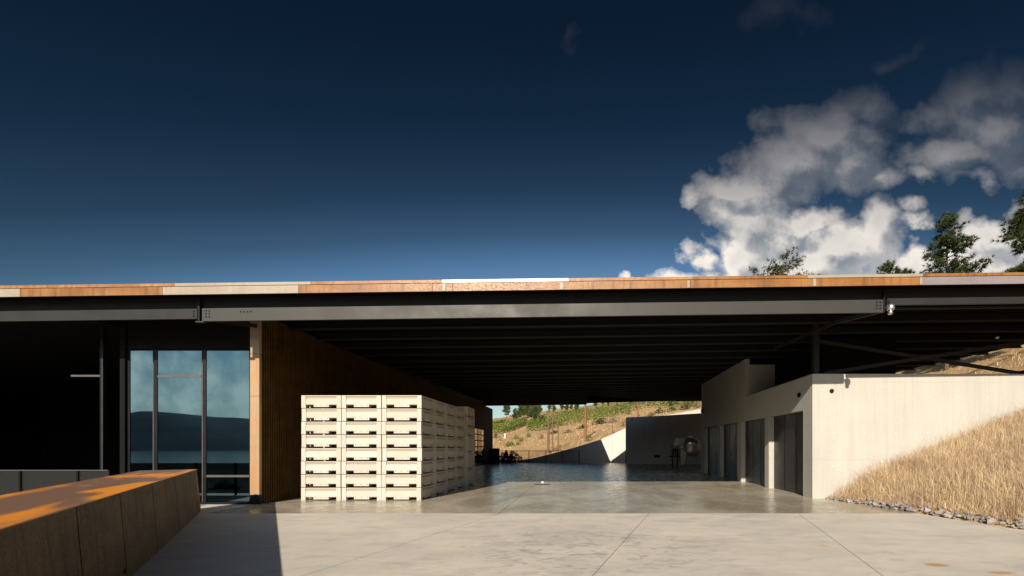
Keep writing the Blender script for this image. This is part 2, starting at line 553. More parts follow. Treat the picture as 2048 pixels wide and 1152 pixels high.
# ------------------------------------------------------------------ mesh helpers
class MB:
    def __init__(self):
        self.v, self.f, self.mi = [], [], []
    def add(self, vs_, fs, mi=0):
        o = len(self.v)
        self.v += [tuple(q) for q in vs_]
        self.f += [tuple(i + o for i in q) for q in fs]
        self.mi += [mi] * len(fs)
        return self
    def box(self, x0, x1, y0, y1, z0, z1, mi=0):
        return self.hexa([(x0, y0, z0), (x1, y0, z0), (x1, y1, z0), (x0, y1, z0), (x0, y0, z1), (x1, y0, z1), (x1, y1, z1), (x0, y1, z1)], mi)
    def hexa(self, p, mi=0):
        return self.add(p, [(3, 2, 1, 0), (4, 5, 6, 7), (0, 1, 5, 4), (1, 2, 6, 5), (2, 3, 7, 6), (3, 0, 4, 7)], mi)
    def prism(self, poly, z0, z1, mi=0):
        n = len(poly)
        z0 = z0 if isinstance(z0, (list, tuple)) else [z0] * n
        z1 = z1 if isinstance(z1, (list, tuple)) else [z1] * n
        vs_ = [(x, y, z0[i]) for i, (x, y) in enumerate(poly)] + [(x, y, z1[i]) for i, (x, y) in enumerate(poly)]
        fs = [tuple(range(n))[::-1], tuple(range(n, 2 * n))] + [(i, (i + 1) % n, n + (i + 1) % n, n + i) for i in range(n)]
        return self.add(vs_, fs, mi)
    def bar(self, a, b, w, h, mi=0, up=(0, 0, 1)):
        a, b = Vector(a), Vector(b)
        d = (b - a).normalized()
        s = d.cross(Vector(up))
        if s.length < 1e-4:
            s = d.cross(Vector((1, 0, 0)))
        s = s.normalized() * w / 2
        t = s.cross(d).normalized() * h / 2
        return self.hexa([a - s - t, a + s - t, b + s - t, b - s - t, a - s + t, a + s + t, b + s + t, b - s + t], mi)
    def tube(self, pts, rad, n=8, mi=0, cap=True):
        pts = [Vector(p) for p in pts]
        rad = rad if isinstance(rad, (list, tuple)) else [rad] * len(pts)
        rings = []
        for i, p in enumerate(pts):
            d = (pts[min(i + 1, len(pts) - 1)] - pts[max(i - 1, 0)]).normalized()
            s = d.cross(Vector((0, 0, 1)))
            if s.length < 1e-3:
                s = d.cross(Vector((1, 0, 0)))
            s.normalize()
            t = s.cross(d)
            rings.append([p + (s * math.cos(2 * math.pi * k / n) + t * math.sin(2 * math.pi * k / n)) * rad[i] for k in range(n)])
        vs_ = [q for r in rings for q in r]
        fs = []
        for i in range(len(pts) - 1):
            for k in range(n):
                fs.append((i * n + k, i * n + (k + 1) % n, (i + 1) * n + (k + 1) % n, (i + 1) * n + k))
        if cap:
            fs.append(tuple(range(n))[::-1])
            fs.append(tuple((len(pts) - 1) * n + k for k in range(n)))
        return self.add(vs_, fs, mi)
    def lathe(self, c, prof, n=20, axis='Z', mi=0):
        vs_, fs = [], []
        for (r, h) in prof:
            for k in range(n):
                a = 2 * math.pi * k / n
                x, y = r * math.cos(a), r * math.sin(a)
                q = (x, y, h) if axis == 'Z' else ((h, x, y) if axis == 'X' else (x, h, y))
                vs_.append((c[0] + q[0], c[1] + q[1], c[2] + q[2]))
        for i in range(len(prof) - 1):
            for k in range(n):
                fs.append((i * n + k, i * n + (k + 1) % n, (i + 1) * n + (k + 1) % n, (i + 1) * n + k))
        fs.append(tuple(range(n))[::-1])
        fs.append(tuple((len(prof) - 1) * n + k for k in range(n)))
        return self.add(vs_, fs, mi)
    def mesh(self, name, mats, off=(0, 0, 0), smooth=False):
        me = bpy.data.meshes.new(name)
        me.from_pydata([(a - off[0], b - off[1], c - off[2]) for a, b, c in self.v], [], self.f)
        for m_ in (mats if isinstance(mats, (list, tuple)) else [mats]):
            me.materials.append(m_)
        if any(self.mi):
            me.polygons.foreach_set('material_index', self.mi)
        if smooth:
            me.polygons.foreach_set('use_smooth', [True] * len(self.f))
        me.update()
        return me

ORG = {}

def tag(o, label=None, cat=None, group=None, kind=None):
    if label: o['label'] = label
    if cat: o['category'] = cat
    if group: o['group'] = group
    if kind: o['kind'] = kind
    return o

def link(name, me, parent=None, org=None):
    o = bpy.data.objects.new(name, me)
    COL.objects.link(o)
    if parent is not None:
        o.parent = parent
        ORG[o.name] = ORG.get(parent.name, (0, 0, 0))
    elif org is not None:
        o.location = org
        ORG[o.name] = org
    return o

def thing(name, label, cat, loc=(0, 0, 0), group=None, kind=None):
    o = link(name, None, None, tuple(loc))
    o.empty_display_size = .2
    return tag(o, label, cat, group, kind)

def part(name, mb, m_, parent, smooth=False, label=None, kind=None, bevel=0):
    """A part whose MB is in world coordinates."""
    off = ORG.get(parent.name, (0, 0, 0))
    o = link(name, mb.mesh(name, m_, off, smooth), parent)
    if label: o['label'] = label
    if kind: o['kind'] = kind
    if bevel:
        bv = o.modifiers.new("bevel", 'BEVEL')
        bv.width = bevel
        bv.segments = 2
        bv.limit_method = 'ANGLE'
    return o

def single(name, mb, m_, label, cat, org, group=None, kind=None, smooth=False):
    o = link(name, mb.mesh(name, m_, org, smooth), None, org)
    return tag(o, label, cat, group, kind)

def np_mesh(name, verts, faces, m_, tone=None, smooth=False):
    """faces: (n, k) int array, one k for all."""
    me = bpy.data.meshes.new(name)
    nv, (nf, k) = len(verts), faces.shape
    me.vertices.add(nv)
    me.vertices.foreach_set('co', np.asarray(verts, np.float32).ravel())
    me.loops.add(nf * k)
    me.loops.foreach_set('vertex_index', faces.astype(np.int32).ravel())
    me.polygons.add(nf)
    me.polygons.foreach_set('loop_start', np.arange(0, nf * k, k, dtype=np.int32))
    me.polygons.foreach_set('loop_total', np.full(nf, k, np.int32))
    if smooth:
        me.polygons.foreach_set('use_smooth', np.ones(nf, bool))
    me.materials.append(m_)
    if tone is not None:
        a = me.attributes.new("tone", 'FLOAT', 'POINT')
        a.data.foreach_set('value', np.asarray(tone, np.float32))
    me.update(calc_edges=True)
    me.validate()
    return me

def copy_tree(o, parent=None):
    c = o.copy()
    COL.objects.link(c)
    if parent is not None:
        c.parent = parent
    for ch in list(o.children):
        copy_tree(ch, c)
    return c

ORD = ['first', 'second', 'third', 'fourth', 'fifth', 'sixth', 'seventh', 'eighth', 'ninth', 'tenth', 'eleventh', 'twelfth', 'thirteenth',
       'fourteenth', 'fifteenth', 'sixteenth', 'seventeenth', 'eighteenth', 'nineteenth', 'twentieth', 'twenty-first', 'twenty-second', 'twenty-third', 'twenty-fourth']


# ------------------------------------------------------------------ terrain
def sstep(a, b, x):
    t = np.clip((x - a) / (b - a), 0, 1)
    return t * t * (3 - 2 * t)

def toe_x(Y):
    t = 7.45 + np.clip(13.3 - Y, 0, 40) * .205
    t = np.where(Y > 13.3, 9.0, t)
    t = np.where(Y > 27, 12.5, t)
    return np.where(Y > 46, 11.0, t)

def height(X, Y):
    X = np.asarray(X, float); Y = np.asarray(Y, float)
    s = X - toe_x(Y)
    bank = np.where(s > -.9, np.where(s > 0, np.minimum(.41 * s, 13.5 + .10 * (s - 33)), np.maximum(s * .6, -.35)) - .05, -1e3)
    d = np.maximum(-(X + 11.5), -(Y + 16))
    d = np.where(Y > 11, -(X + 11.5) * 1.0, d)
    lake = -.4 - .15 * np.clip(d, 0, 1e9)
    lake = np.maximum(lake, -34)
    t = Y - 52.0
    back = np.where(t < 160, .105 * t, 16.8 + .02 * (t - 160)) + .15 * np.clip((X + .2 * Y), -400, 120) - .85
    back = back + .35 * np.sin(X * .11 + Y * .05) * sstep(50, 90, Y) + .25 * np.sin(X * .31 - Y * .13) * sstep(50, 80, Y)
    h = np.where(Y > 46.2, np.maximum(np.maximum(bank, lake), back), np.maximum(bank, lake))
    return h

def at(px, py, y0=45.0, y1=600.0):
    """Where the sight line through a pixel of the photograph meets the hillside."""
    a, b = (px - CX) / F, (HY - py) / F
    Y = np.linspace(y0, y1, 6000)
    g = height(a * Y, Y) - (EYE + b * Y)
    i = np.argmax(g >= 0) if np.any(g >= 0) else 4000
    y = Y[i]
    return Vector((a * y, y, float(height(a * y, y))))

def grid_mesh(name, xs, ys, fn, m_):
    X, Y = np.meshgrid(xs, ys)
    Z = fn(X, Y)
    v = np.stack([X, Y, Z], -1).reshape(-1, 3)
    nx, ny = len(xs), len(ys)
    i = (np.arange(ny - 1)[:, None] * nx + np.arange(nx - 1)[None, :]).ravel()
    f = np.stack([i, i + 1, i + nx + 1, i + nx], -1)
    return np_mesh(name, v, f, m_, smooth=True)

def axis(*segs):
    out = []
    for a, b, s in segs:
        out += list(np.arange(a, b, s))
    return np.array(out + [segs[-1][1]])

tx = axis((-700, -120, 20), (-120, -30, 5), (-30, 6, 1.5), (6, 16, .35), (16, 60, 1.5), (60, 160, 5), (160, 700, 20))
ty = axis((-400, -60, 12), (-60, 0, 3), (0, 13, .5), (13, 48, 1.0), (48, 140, 1.5), (140, 330, 5), (330, 900, 25))
hill = link("hillside", grid_mesh("hillside", tx, ty, height, M['hill']))
tag(hill, "dry grassy hillside rising behind and beside the concrete yard", None, None, 'structure')

lake_mb = MB().add([(-9000, -14000, -30), (9000, -14000, -30), (9000, 400, -30), (-9000, 400, -30)], [(0, 1, 2, 3)])
tag(link("lake", lake_mb.mesh("lake", M['water'])), "lake reflected in the glass front", None, None, 'structure')

def build_far_hills():
    ang = np.linspace(R(170), R(370), 300)         # the half circle behind the camera: x = D cos, y = D sin
    rs = np.array([0, .12, .3, .55, .8, 1.0, 1.5])
    V = []
    for a in ang:
        ridge = 470 + 80 * math.sin(a * 7 + .6) + 45 * math.sin(a * 19 + 1) + 14 * math.sin(a * 53)
        for r in rs:
            D = 6000 + r * 2600
            z = -31 + (ridge + 31) * (1 - (1 - min(r, 1)) ** 1.5) * (1 if r <= 1 else .8)
            z += (26 * math.sin(a * 41 + r * 5) + 12 * math.sin(a * 113 - r * 9)) * min(1, r * 2) * (1 if r < 1 else .2)
            V.append((D * math.cos(a), D * math.sin(a), z))
    nr = len(rs)
    i = (np.arange(len(ang) - 1)[:, None] * nr + np.arange(nr - 1)[None, :]).ravel()
    f = np.stack([i, i + nr, i + nr + 1, i + 1], -1)
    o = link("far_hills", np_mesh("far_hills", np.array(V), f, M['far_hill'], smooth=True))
    tag(o, "dark wooded hills across the lake seen in the glass", None, None, 'structure')
build_far_hills()


# ------------------------------------------------------------------ the concrete ground
def clip(poly, a, b, c):
    """Keep the part of poly where a x + b y <= c."""
    out = []
    for i in range(len(poly)):
        p, q = poly[i], poly[(i + 1) % len(poly)]
        dp, dq = a * p[0] + b * p[1] - c, a * q[0] + b * q[1] - c
        if dp <= 0:
            out.append(p)
        if (dp < 0 < dq) or (dq < 0 < dp):
            t = dp / (dp - dq)
            out.append((p[0] + t * (q[0] - p[0]), p[1] + t * (q[1] - p[1])))
    return out

EDGE_Y = 10.30                                     # outside slab meets the polished floor under the roof edge
forecourt = tag(link("forecourt", None, None, (0, 0, 0)), "sunlit concrete forecourt of large saw-cut slabs", None, None, 'structure')
outer = [(-11.4, -15.0), (13.25, -15.0), (8.07, EDGE_Y), (-11.4, EDGE_Y)]
part("slab_base", MB().prism([(x, y) for x, y in outer], -.45, -.0012), M['joint'], forecourt)
jd = Vector((.30, 1.0)).normalized()               # joints run 17 degrees off the building
jn = Vector((jd.y, -jd.x))
j0 = Vector((.154, 5.29)).dot(jn)
cross0 = Vector((-3.84, 6.26)).dot(jd)
SP, CSP, GAP = 3.42, 7.2, .006
for i in range(-5, 5):
    for k in range(-4, 3):
        lo, hi = j0 + i * SP + GAP, j0 + (i + 1) * SP - GAP
        cl, ch = cross0 + k * CSP + GAP, cross0 + (k + 1) * CSP - GAP
        p = list(outer)
        for (a, b, c) in ((jn.x, jn.y, hi), (-jn.x, -jn.y, -lo), (jd.x, jd.y, ch), (-jd.x, -jd.y, -cl)):
            p = clip(p, a, b, c) if len(p) > 2 else []
        if len(p) > 2:
            part("slab", MB().prism(p, -.0011, 0.0), M['apron'], forecourt)

FAR_Y = 43.9
shed_floor = tag(link("shed_floor", None, None, (0, 0, 0)), "polished concrete floor under the long roof", None, None, 'structure')
part("slab_base", MB().box(-9.0, 14.0, EDGE_Y + .004, FAR_Y, -.45, -.012), M['joint'], shed_floor)
part("slab_edge", MB().box(-30, -9.0, 8.0, 60, -.6, -.012), M['joint'], shed_floor)
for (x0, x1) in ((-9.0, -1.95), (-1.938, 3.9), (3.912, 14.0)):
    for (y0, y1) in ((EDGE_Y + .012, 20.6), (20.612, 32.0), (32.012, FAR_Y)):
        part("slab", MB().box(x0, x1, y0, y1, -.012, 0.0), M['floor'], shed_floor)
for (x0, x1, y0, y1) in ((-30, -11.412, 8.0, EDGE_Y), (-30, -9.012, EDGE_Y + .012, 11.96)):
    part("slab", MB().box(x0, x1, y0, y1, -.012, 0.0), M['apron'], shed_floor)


# ------------------------------------------------------------------ the long roof
def zx(X): return .013 * X
def zu(X, Y): return 5.45 + .013 * X + .02 * (Y - 10.7)     # underside of the deck
roof = thing("canopy_roof", "long flat roof with rusty steel edge spanning the open yard", "roof", (0, 10.14, 5.4))
RX0, RX1, RY0, RY1 = -34.0, 17.8, 10.40, 43.4

NOTCH = [(.60, 34.5), (4.2, 38.2), (9.0, 40.5)]      # the rear edge steps back over the yard's open corner
outline = [(RX0, RY0), (RX1, RY0), (RX1, 40.5)] + NOTCH[::-1] + [(.60, RY1), (RX0, RY1)]
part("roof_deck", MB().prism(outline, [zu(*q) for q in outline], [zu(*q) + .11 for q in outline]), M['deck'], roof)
def valance(a, b, da, db, t=.04):
    d = Vector((b[0] - a[0], b[1] - a[1])).normalized()
    n = Vector((-d.y, d.x)) * t
    q = [a, b, (b[0] + n.x, b[1] + n.y), (a[0] + n.x, a[1] + n.y)]
    return MB().prism(q, [zu(*a) - da, zu(*b) - db, zu(*b) - db, zu(*a) - da], [zu(*a) + .112, zu(*b) + .112, zu(*b) + .112, zu(*a) + .112])
def drop(q, py):
    """How far the rear valance hangs below the deck."""
    return max(.2, zu(*q) - (EYE + (HY - py) * q[1] / F))
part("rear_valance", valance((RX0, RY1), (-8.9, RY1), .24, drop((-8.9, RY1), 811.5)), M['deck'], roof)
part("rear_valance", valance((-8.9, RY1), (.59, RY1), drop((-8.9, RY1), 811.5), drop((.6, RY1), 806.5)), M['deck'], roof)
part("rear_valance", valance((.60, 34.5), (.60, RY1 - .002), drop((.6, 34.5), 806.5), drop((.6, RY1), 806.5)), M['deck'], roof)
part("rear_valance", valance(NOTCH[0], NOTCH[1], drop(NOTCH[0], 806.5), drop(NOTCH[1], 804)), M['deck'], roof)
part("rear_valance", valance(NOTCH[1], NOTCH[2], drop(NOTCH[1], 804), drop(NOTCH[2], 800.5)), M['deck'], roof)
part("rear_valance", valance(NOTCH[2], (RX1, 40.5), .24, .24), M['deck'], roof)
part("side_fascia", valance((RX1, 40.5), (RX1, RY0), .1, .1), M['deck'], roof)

def strip(x0, x1, y0, y1, zb, h):
    """A piece following the roof's slope; zb is its lower edge at X = 0."""
    return MB().prism([(x0, y0), (x1, y0), (x1, y1), (x0, y1)], [zb + zx(x0), zb + zx(x1), zb + zx(x1), zb + zx(x0)],
                      [zb + h + zx(x0), zb + h + zx(x1), zb + h + zx(x1), zb + h + zx(x0)])
def fx(px): return (px - CX) * 10.34 / F
main_edges = [-1700, -900, -400, 40, 325, 597, 865, 905, 1125, 1380, 1630, 1845, 2250, 2650]
main_mats = ['rust', 'pale', 'rust', 'rust', 'pale', 'rust', 'rust', 'rust', 'rust', 'rust', 'rust', 'violet', 'rust']
main_mats = ['rust', 'rust', 'pale', 'rust', 'pale', 'rust', 'rust', 'rust', 'rust', 'rust', 'rust', 'violet', 'rust']
for i, m_ in enumerate(main_mats):
    a, b = fx(main_edges[i]) + .004, fx(main_edges[i + 1]) - .004
    part("fascia_panel", strip(a, b, 10.34, 10.37, 5.384, .189), M[m_], roof,
         label={'pale': "pale unrusted fascia panel", 'violet': "violet grey fascia panel"}.get(m_))
cap_edges = [-1700, -800, -300, 100, 350, 622, 884, 1137, 1385, 1615, 1845, 2250, 2650]
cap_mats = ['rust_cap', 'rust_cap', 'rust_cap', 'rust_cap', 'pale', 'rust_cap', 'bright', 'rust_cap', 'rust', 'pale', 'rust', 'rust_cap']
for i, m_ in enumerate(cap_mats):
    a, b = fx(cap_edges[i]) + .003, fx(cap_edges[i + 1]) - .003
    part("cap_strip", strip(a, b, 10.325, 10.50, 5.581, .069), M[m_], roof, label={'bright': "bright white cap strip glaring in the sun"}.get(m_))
for px in (888, 1123, 1377, 1629, 1842):
    part("joint_strip", strip(fx(px) - .03, fx(px) + .03, 10.332, 10.3395, 5.387, .178), M['pale'], roof)  # narrow pale strips over the fascia joints
part("fascia_backing", strip(RX0, RX1, 10.372, 10.40, 5.386, .18), M['deck'], roof)
part("soffit_board", strip(RX0, RX1, 10.74, 10.78, 5.10, .345), M['steel_dark'], roof)

# edge beam in three lengths
YB = 10.66
def beam(name, x0, x1, zb, h, depth=.07, paint='steel'):
    b = strip(x0, x1, YB, YB + depth, zb, h)
    lip = strip(x0, x1, YB - .0015, YB + .065, zb - .018, .018)
    b.add(lip.v, lip.f)
    return part(name, b, M[paint], roof)
XL, XR = -9.37, 7.52
beam("edge_beam", XL, XR, 4.852, .298)
beam("edge_beam", RX0, XL - .13, 4.913, .228, paint='steel_falloff')
beam("edge_beam", XR + .10, RX1, 5.035, .142, paint='steel_falloff')
for x, w in ((XL - .09, .05), (XR + .03, .025)):
    part("stiffener_plate", MB().box(x - w / 2, x + w / 2, YB + .004, YB + .10, 4.84 + zx(x), 5.44 + zx(x)), M['steel_dark'], roof)
part("splice_shelf", MB().box(XL - .14, XL + .06, YB - .03, YB + .08, 4.80 + zx(XL), 4.825 + zx(XL)), M['steel'], roof)

def bolt(x, z):
    part("bolt", MB().lathe((x, YB - .012, z), [(.017, 0), (.017, .014)], 8, 'Y'), M['black'], roof)
for c in range(2):
    for r in range(3):
        bolt(XL + .10 + c * .085, 4.94 + zx(XL) + r * .075)
        bolt(XR - .08 - c * .085, 4.93 + zx(XR) + r * .075)
for r in range(3):
    bolt(XL - .20, 4.96 + zx(XL) + r * .06)
for c in range(4):
    bolt(fx(482) * YB / 10.34 + c * .083, 5.055 + zx(-8.4))

# purlins
def purlin(x0, x1, Y):
    za, zb = zu(x0, Y) - .235, zu(x1, Y) - .235
    web = MB()
    for (y0, y1, d0, d1) in ((Y - .055, Y + .055, 0, .016), (Y - .006, Y + .006, .016, .219), (Y - .055, Y + .055, .219, .2345)):
        web.prism([(x0, y0), (x1, y0), (x1, y1), (x0, y1)], [za + d0, zb + d0, zb + d0, za + d0], [za + d1, zb + d1, zb + d1, za + d1])
    web.prism([(x0, Y - .060), (x1, Y - .060), (x1, Y - .0555), (x0, Y - .0555)], [za, zb, zb, za], [za + .045, zb + .045, zb + .045, za + .045], 1)  # lighter front lip: the light its edge catches is put into the colour
    part("purlin", web, [M['steel_dark'], M['purlin']], roof)
Y = 11.75
while Y < 43.2:
    if Y < 34.3:
        purlin(-8.86, RX1 - .1, Y)
    else:
        purlin(-8.86, .50, Y)
        e = np.interp(Y, [q[1] for q in NOTCH], [q[0] for q in NOTCH]) + .25
        if Y < 40.3:
            purlin(float(e), RX1 - .1, Y)
    Y += 1.38

# flat bracing under the roof and the braced frame on the concrete block
part("brace", MB().bar((7.50, 10.75, 4.99), (7.16, 12.05, 4.99 + .10), .05, .10), M['steel'], roof)
part("brace", MB().bar((7.16, 12.05, 5.09), (6.9, 15.3, 5.10), .05, .09), M['brace'], roof)
part("brace", MB().bar((-9.3, 10.8, 4.80), (-8.9, 12.2, 4.98), .05, .09), M['brace'], roof)
part("brace", MB().bar((7.60, 13.75, 4.98), (14.2, 13.75, 3.93), .06, .11), M['brace'], roof)
part("brace", MB().bar((7.75, 13.66, 3.93), (14.6, 13.66, 5.0), .06, .11), M['brace'], roof)
part("steel_post", MB().box(7.30, 7.46, 13.40, 13.56, 3.885, zu(7.4, 13.5) - .002), M['brace'], roof)
part("base_plate", MB().box(7.23, 7.53, 13.34, 13.62, 3.862, 3.884), M['brace'], roof)
part("base_plate", MB().box(14.0, 14.5, 13.5, 13.85, 3.862, 4.02), M['steel_dark'], roof)


# ------------------------------------------------------------------ the building beside the yard
WX = -8.93
bld = thing("winery_building", "dark winery building with glass front and rusty batten side wall", "building", (-12, 12, 0))
part("side_wall", MB().box(WX - .32, WX - .04, 12.024, 43.86, 0.0, 5.32), M['charcoal'], bld)
part("rear_cladding", MB().box(WX - .03, WX + .02, 34.9, 43.88, 3.32, 5.5), M['slat_dark'], bld)
part("rear_cladding", MB().box(WX - .03, WX + .02, 40.0, 43.88, 0.002, 3.316), M['charcoal'], bld)
# vertical battens: the ones in clear view singly, the rest as one piece
def batten(y, w=.052):
    return MB().box(WX - .038, WX + .012, y, y + w, .02, 5.30)
bm_proto = None
for i in range(46):
    y = 12.03 + i * .094
    if bm_proto is None:
        bm_proto = part("batten", batten(y), M['slat'], bld)
    else:
        c = bm_proto.copy()
        COL.objects.link(c)
        c.location = (random.uniform(-.004, .004), i * .094, random.uniform(-.01, .01))
rest = MB()
for i in range(46, 244):
    y = 12.03 + i * .094
    rest.box(WX - .038, WX + .012, y, y + .052, .02, 5.30)
part("batten_cladding", rest, M['slat'], bld, kind='stuff')
# the cased corner column
part("column_casing", MB().box(-9.155, -8.90, 11.93, 12.02, .27, 3.0), M['column'], bld)
part("column_casing", MB().box(-9.155, -8.90, 11.93, 12.02, 3.008, 4.19), M['column'], bld)
part("column_casing", MB().box(-9.155, -8.90, 11.93, 12.02, 4.198, 5.25), M['pale'], bld)  # paler length above the sunlight edge; its shade is put into the colour
part("column_base", MB().box(-9.149, -8.906, 11.936, 12.02, 0, .265), M['steel_dark'], bld)
# glass front
GY = 12.0
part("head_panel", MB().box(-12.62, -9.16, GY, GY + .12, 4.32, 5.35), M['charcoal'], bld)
def gx(px): return (px - CX) * GY / F
panes = [(258, 303, [0.06, 4.3]), (313, 401, [0.06, 3.575, 4.3]), (411, 497, [.06, .78, 4.3])]
for (a, b, zs) in panes:
    for z0, z1 in zip(zs[:-1], zs[1:]):
        part("pane", MB().box(gx(a), gx(b), GY + .04, GY + .06, z0 + .012, z1 - .012), M['glass'], bld)
    for z in zs[1:-1]:
        part("transom", MB().box(gx(a), gx(b), GY + .026, GY + .075, z - .03, z + .03), M['alu'], bld)
for (a, b) in ((253, 257.6), (303.5, 312.5), (401.5, 410.5), (497.5, 501)):
    part("mullion", MB().box(gx(a), gx(b), GY + .028, GY + .07, .055, 4.318), M['frame'], bld)
for px in (304, 402.6):
    part("mullion_edge", MB().box(gx(px), gx(px) + .022, GY + .022, GY + .0275, .06, 3.95), M['alu'], bld)
part("sill", MB().box(gx(253), gx(501), GY - .06, GY + .10, 0.0, .054), M['frame'], bld)
# dark recess beside the glass
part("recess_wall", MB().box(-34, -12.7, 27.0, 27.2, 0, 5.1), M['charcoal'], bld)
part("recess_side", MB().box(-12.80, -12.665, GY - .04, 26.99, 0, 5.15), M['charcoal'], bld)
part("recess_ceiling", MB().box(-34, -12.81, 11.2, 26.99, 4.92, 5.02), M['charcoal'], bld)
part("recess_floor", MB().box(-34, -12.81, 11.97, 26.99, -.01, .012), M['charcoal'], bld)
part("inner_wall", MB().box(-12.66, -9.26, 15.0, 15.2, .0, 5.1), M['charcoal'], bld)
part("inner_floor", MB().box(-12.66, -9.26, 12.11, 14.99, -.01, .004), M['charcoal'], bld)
xm = gx(207)
part("mullion", MB().box(xm - .045, xm + .045, 11.95, 12.05, .013, 4.915), M['frame'], bld)
part("mullion_edge", MB().box(xm + .02, xm + .034, 11.940, 11.949, .014, 4.1), M['alu'], bld)
part("transom", MB().box(gx(145), xm - .046, 11.96, 12.02, 3.55, 3.60), M['alu'], bld)
part("outer_roof_wall", MB().box(-34, -33.8, 12.0, 43, -1, 5.0), M['charcoal'], bld)
# gridded overhead door far along the side wall
y0, y1, z0, z1 = 35.2, 39.95, .05, 3.25
cols, rows = 4, 6
part("door_panel", MB().box(WX - .035, WX - .015, y0, y1, z0, z1), M['black'], bld)
cw, rh = (y1 - y0) / cols, (z1 - z0) / rows
for i in range(cols):
    for j in range(rows):
        part("door_pane", MB().box(WX - .012, WX - .002, y0 + i * cw + .07, y0 + (i + 1) * cw - .07, z0 + j * rh + .05, z0 + (j + 1) * rh - .05), M['glass_far'], bld)
for i in range(cols + 1):
    y = y0 + i * cw
    part("glazing_bar", MB().box(WX - .014, WX + .02, y - .05, y + .05, z0, z1), M['frame'], bld)

# ------------------------------------------------------------------ the concrete block with four bays
CXW, CYW, SK = 7.2, 13.32, .035
def wx_(Y): return CXW + SK * (Y - CYW)
blk = thing("concrete_bays", "pale concrete block with four dark bay doors under the roof", "building", (8, 13.4, 0))
ZT = 3.86
def wall_seg(y0, y1, z0, z1, t=.20, inset=0.0):
    a, b = wx_(y0) + inset, wx_(y1) + inset
    return MB().prism([(a, y0), (b, y1), (b + t, y1), (a + t, y0)], z0, z1)
bays = [(13.92, 16.66), (17.06, 19.82), (20.36, 23.12), (23.62, 26.42)]
HB = 2.78
part("front_wall", MB().prism([(CXW, CYW), (30, CYW), (30, CYW + .3), (CXW + .01, CYW + .3)], -.4, ZT), M['wall'], blk)
ys = [CYW + .302] + [q for b in bays for q in b] + [26.95]
for i in range(0, len(ys), 2):
    part("pier", wall_seg(ys[i], ys[i + 1], -.1, HB), M['wall'], blk)
part("lintel_wall", wall_seg(CYW + .302, 19.3, HB + .001, ZT), M['wall'], blk)
part("lintel_wall", wall_seg(19.3015, 26.95, HB + .001, 5.55), M['wall'], blk)
part("return_wall", MB().box(wx_(19.3) + .203, 8.75, 19.30, 19.5, ZT + .001, 5.3), M['wall'], blk)
part("clerestory_wall", MB().box(8.756, 11.3, 15.4, 15.6, ZT + .001, 5.5), M['charcoal'], blk)
part("clerestory_wall", MB().box(8.76, 8.86, 15.603, 19.5, ZT + .001, 5.5), M['charcoal'], blk)
part("roof_slab", MB().prism([(wx_(CYW + .31) + .205, CYW + .303), (17.5, CYW + .303), (17.5, 26.94), (wx_(26.94) + .205, 26.94)], ZT - .2, ZT - .003), M['wall_grey'], blk)
part("end_wall", MB().box(wx_(26.95) + .01, 17.5, 26.953, 27.2, -.3, 5.55), M['wall_grey'], blk)
part("bay_ceiling", MB().prism([(wx_(13.7) + .23, 13.7), (12.5, 13.7), (12.5, 26.9), (wx_(26.9) + .23, 26.9)], HB + .004, HB + .03), M['charcoal'], blk)
for (a, b) in bays:
    d = part("bay_door", wall_seg(a - .05, b + .05, .004, HB + .05, .04, .205), M['door'], blk)
    n = 3
    for j in range(1, n):
        y = a + (b - a) * j / n
        part("door_seam", wall_seg(y - .008, y + .008, .01, HB, .006, .199), M['black'], d)
# round fittings set in the walls
part("wall_light", MB().lathe(((1663 - CX) * CYW / F, CYW - .03, EYE + (HY - 782) * CYW / F), [(.052, 0), (.065, .004), (.065, .029)], 18, 'Y'), M['steel_dark'], blk)
yv = 14.15
part("wall_light", MB().lathe((wx_(yv) - .05, yv, EYE + (HY - 790) * yv / F), [(.06, 0), (.075, .005), (.075, .046)], 18, 'X'), M['black'], blk)
for px, py in ((1669, 866), (1730, 866), (1791, 866), (1856, 794), (1916, 794), (1975, 794), (1665, 932), (1855, 866)):
    part("tie_plug", MB().lathe(((px - CX) * CYW / F, CYW - .004, EYE + (HY - py) * CYW / F), [(.014, 0), (.018, .003)], 10, 'Y'), M['tie'], blk)
part("door_closer", MB().box(wx_(26.8) - .10, wx_(26.8) - .005, 26.7, 26.95, 3.75, 3.98), M['steel_dark'], blk)

# ------------------------------------------------------------------ walls at the back of the yard
bw = thing("back_wall", "shaded grey concrete wall at the rear of the yard behind the steel tank", "wall", (8, 41, 0))
part("wall_panel", MB().prism([(4.39, 41.0), (7.2, 41.0), (7.2, 41.4), (4.39, 41.4)], -.3, [4.46, 4.58, 4.58, 4.46]), M['wall_grey'], bw)
part("wall_panel", MB().prism([(7.212, 41.0), (13.2, 41.0), (13.2, 41.4), (7.212, 41.4)], -.3, [4.58, 4.95, 4.95, 4.58]), M['wall_grey'], bw)
part("outlet_box", MB().box(7.1, 7.62, 40.94, 40.998, .62, .86), M['black'], bw)
part("corner_conduit", MB().box(4.34, 4.386, 40.98, 41.03, 0, 1.0), M['black'], bw)
part("wall_light", MB().lathe((4.95, 40.93, 4.25), [(.05, 0), (.07, .066)], 12, 'Y'), M['black'], bw)

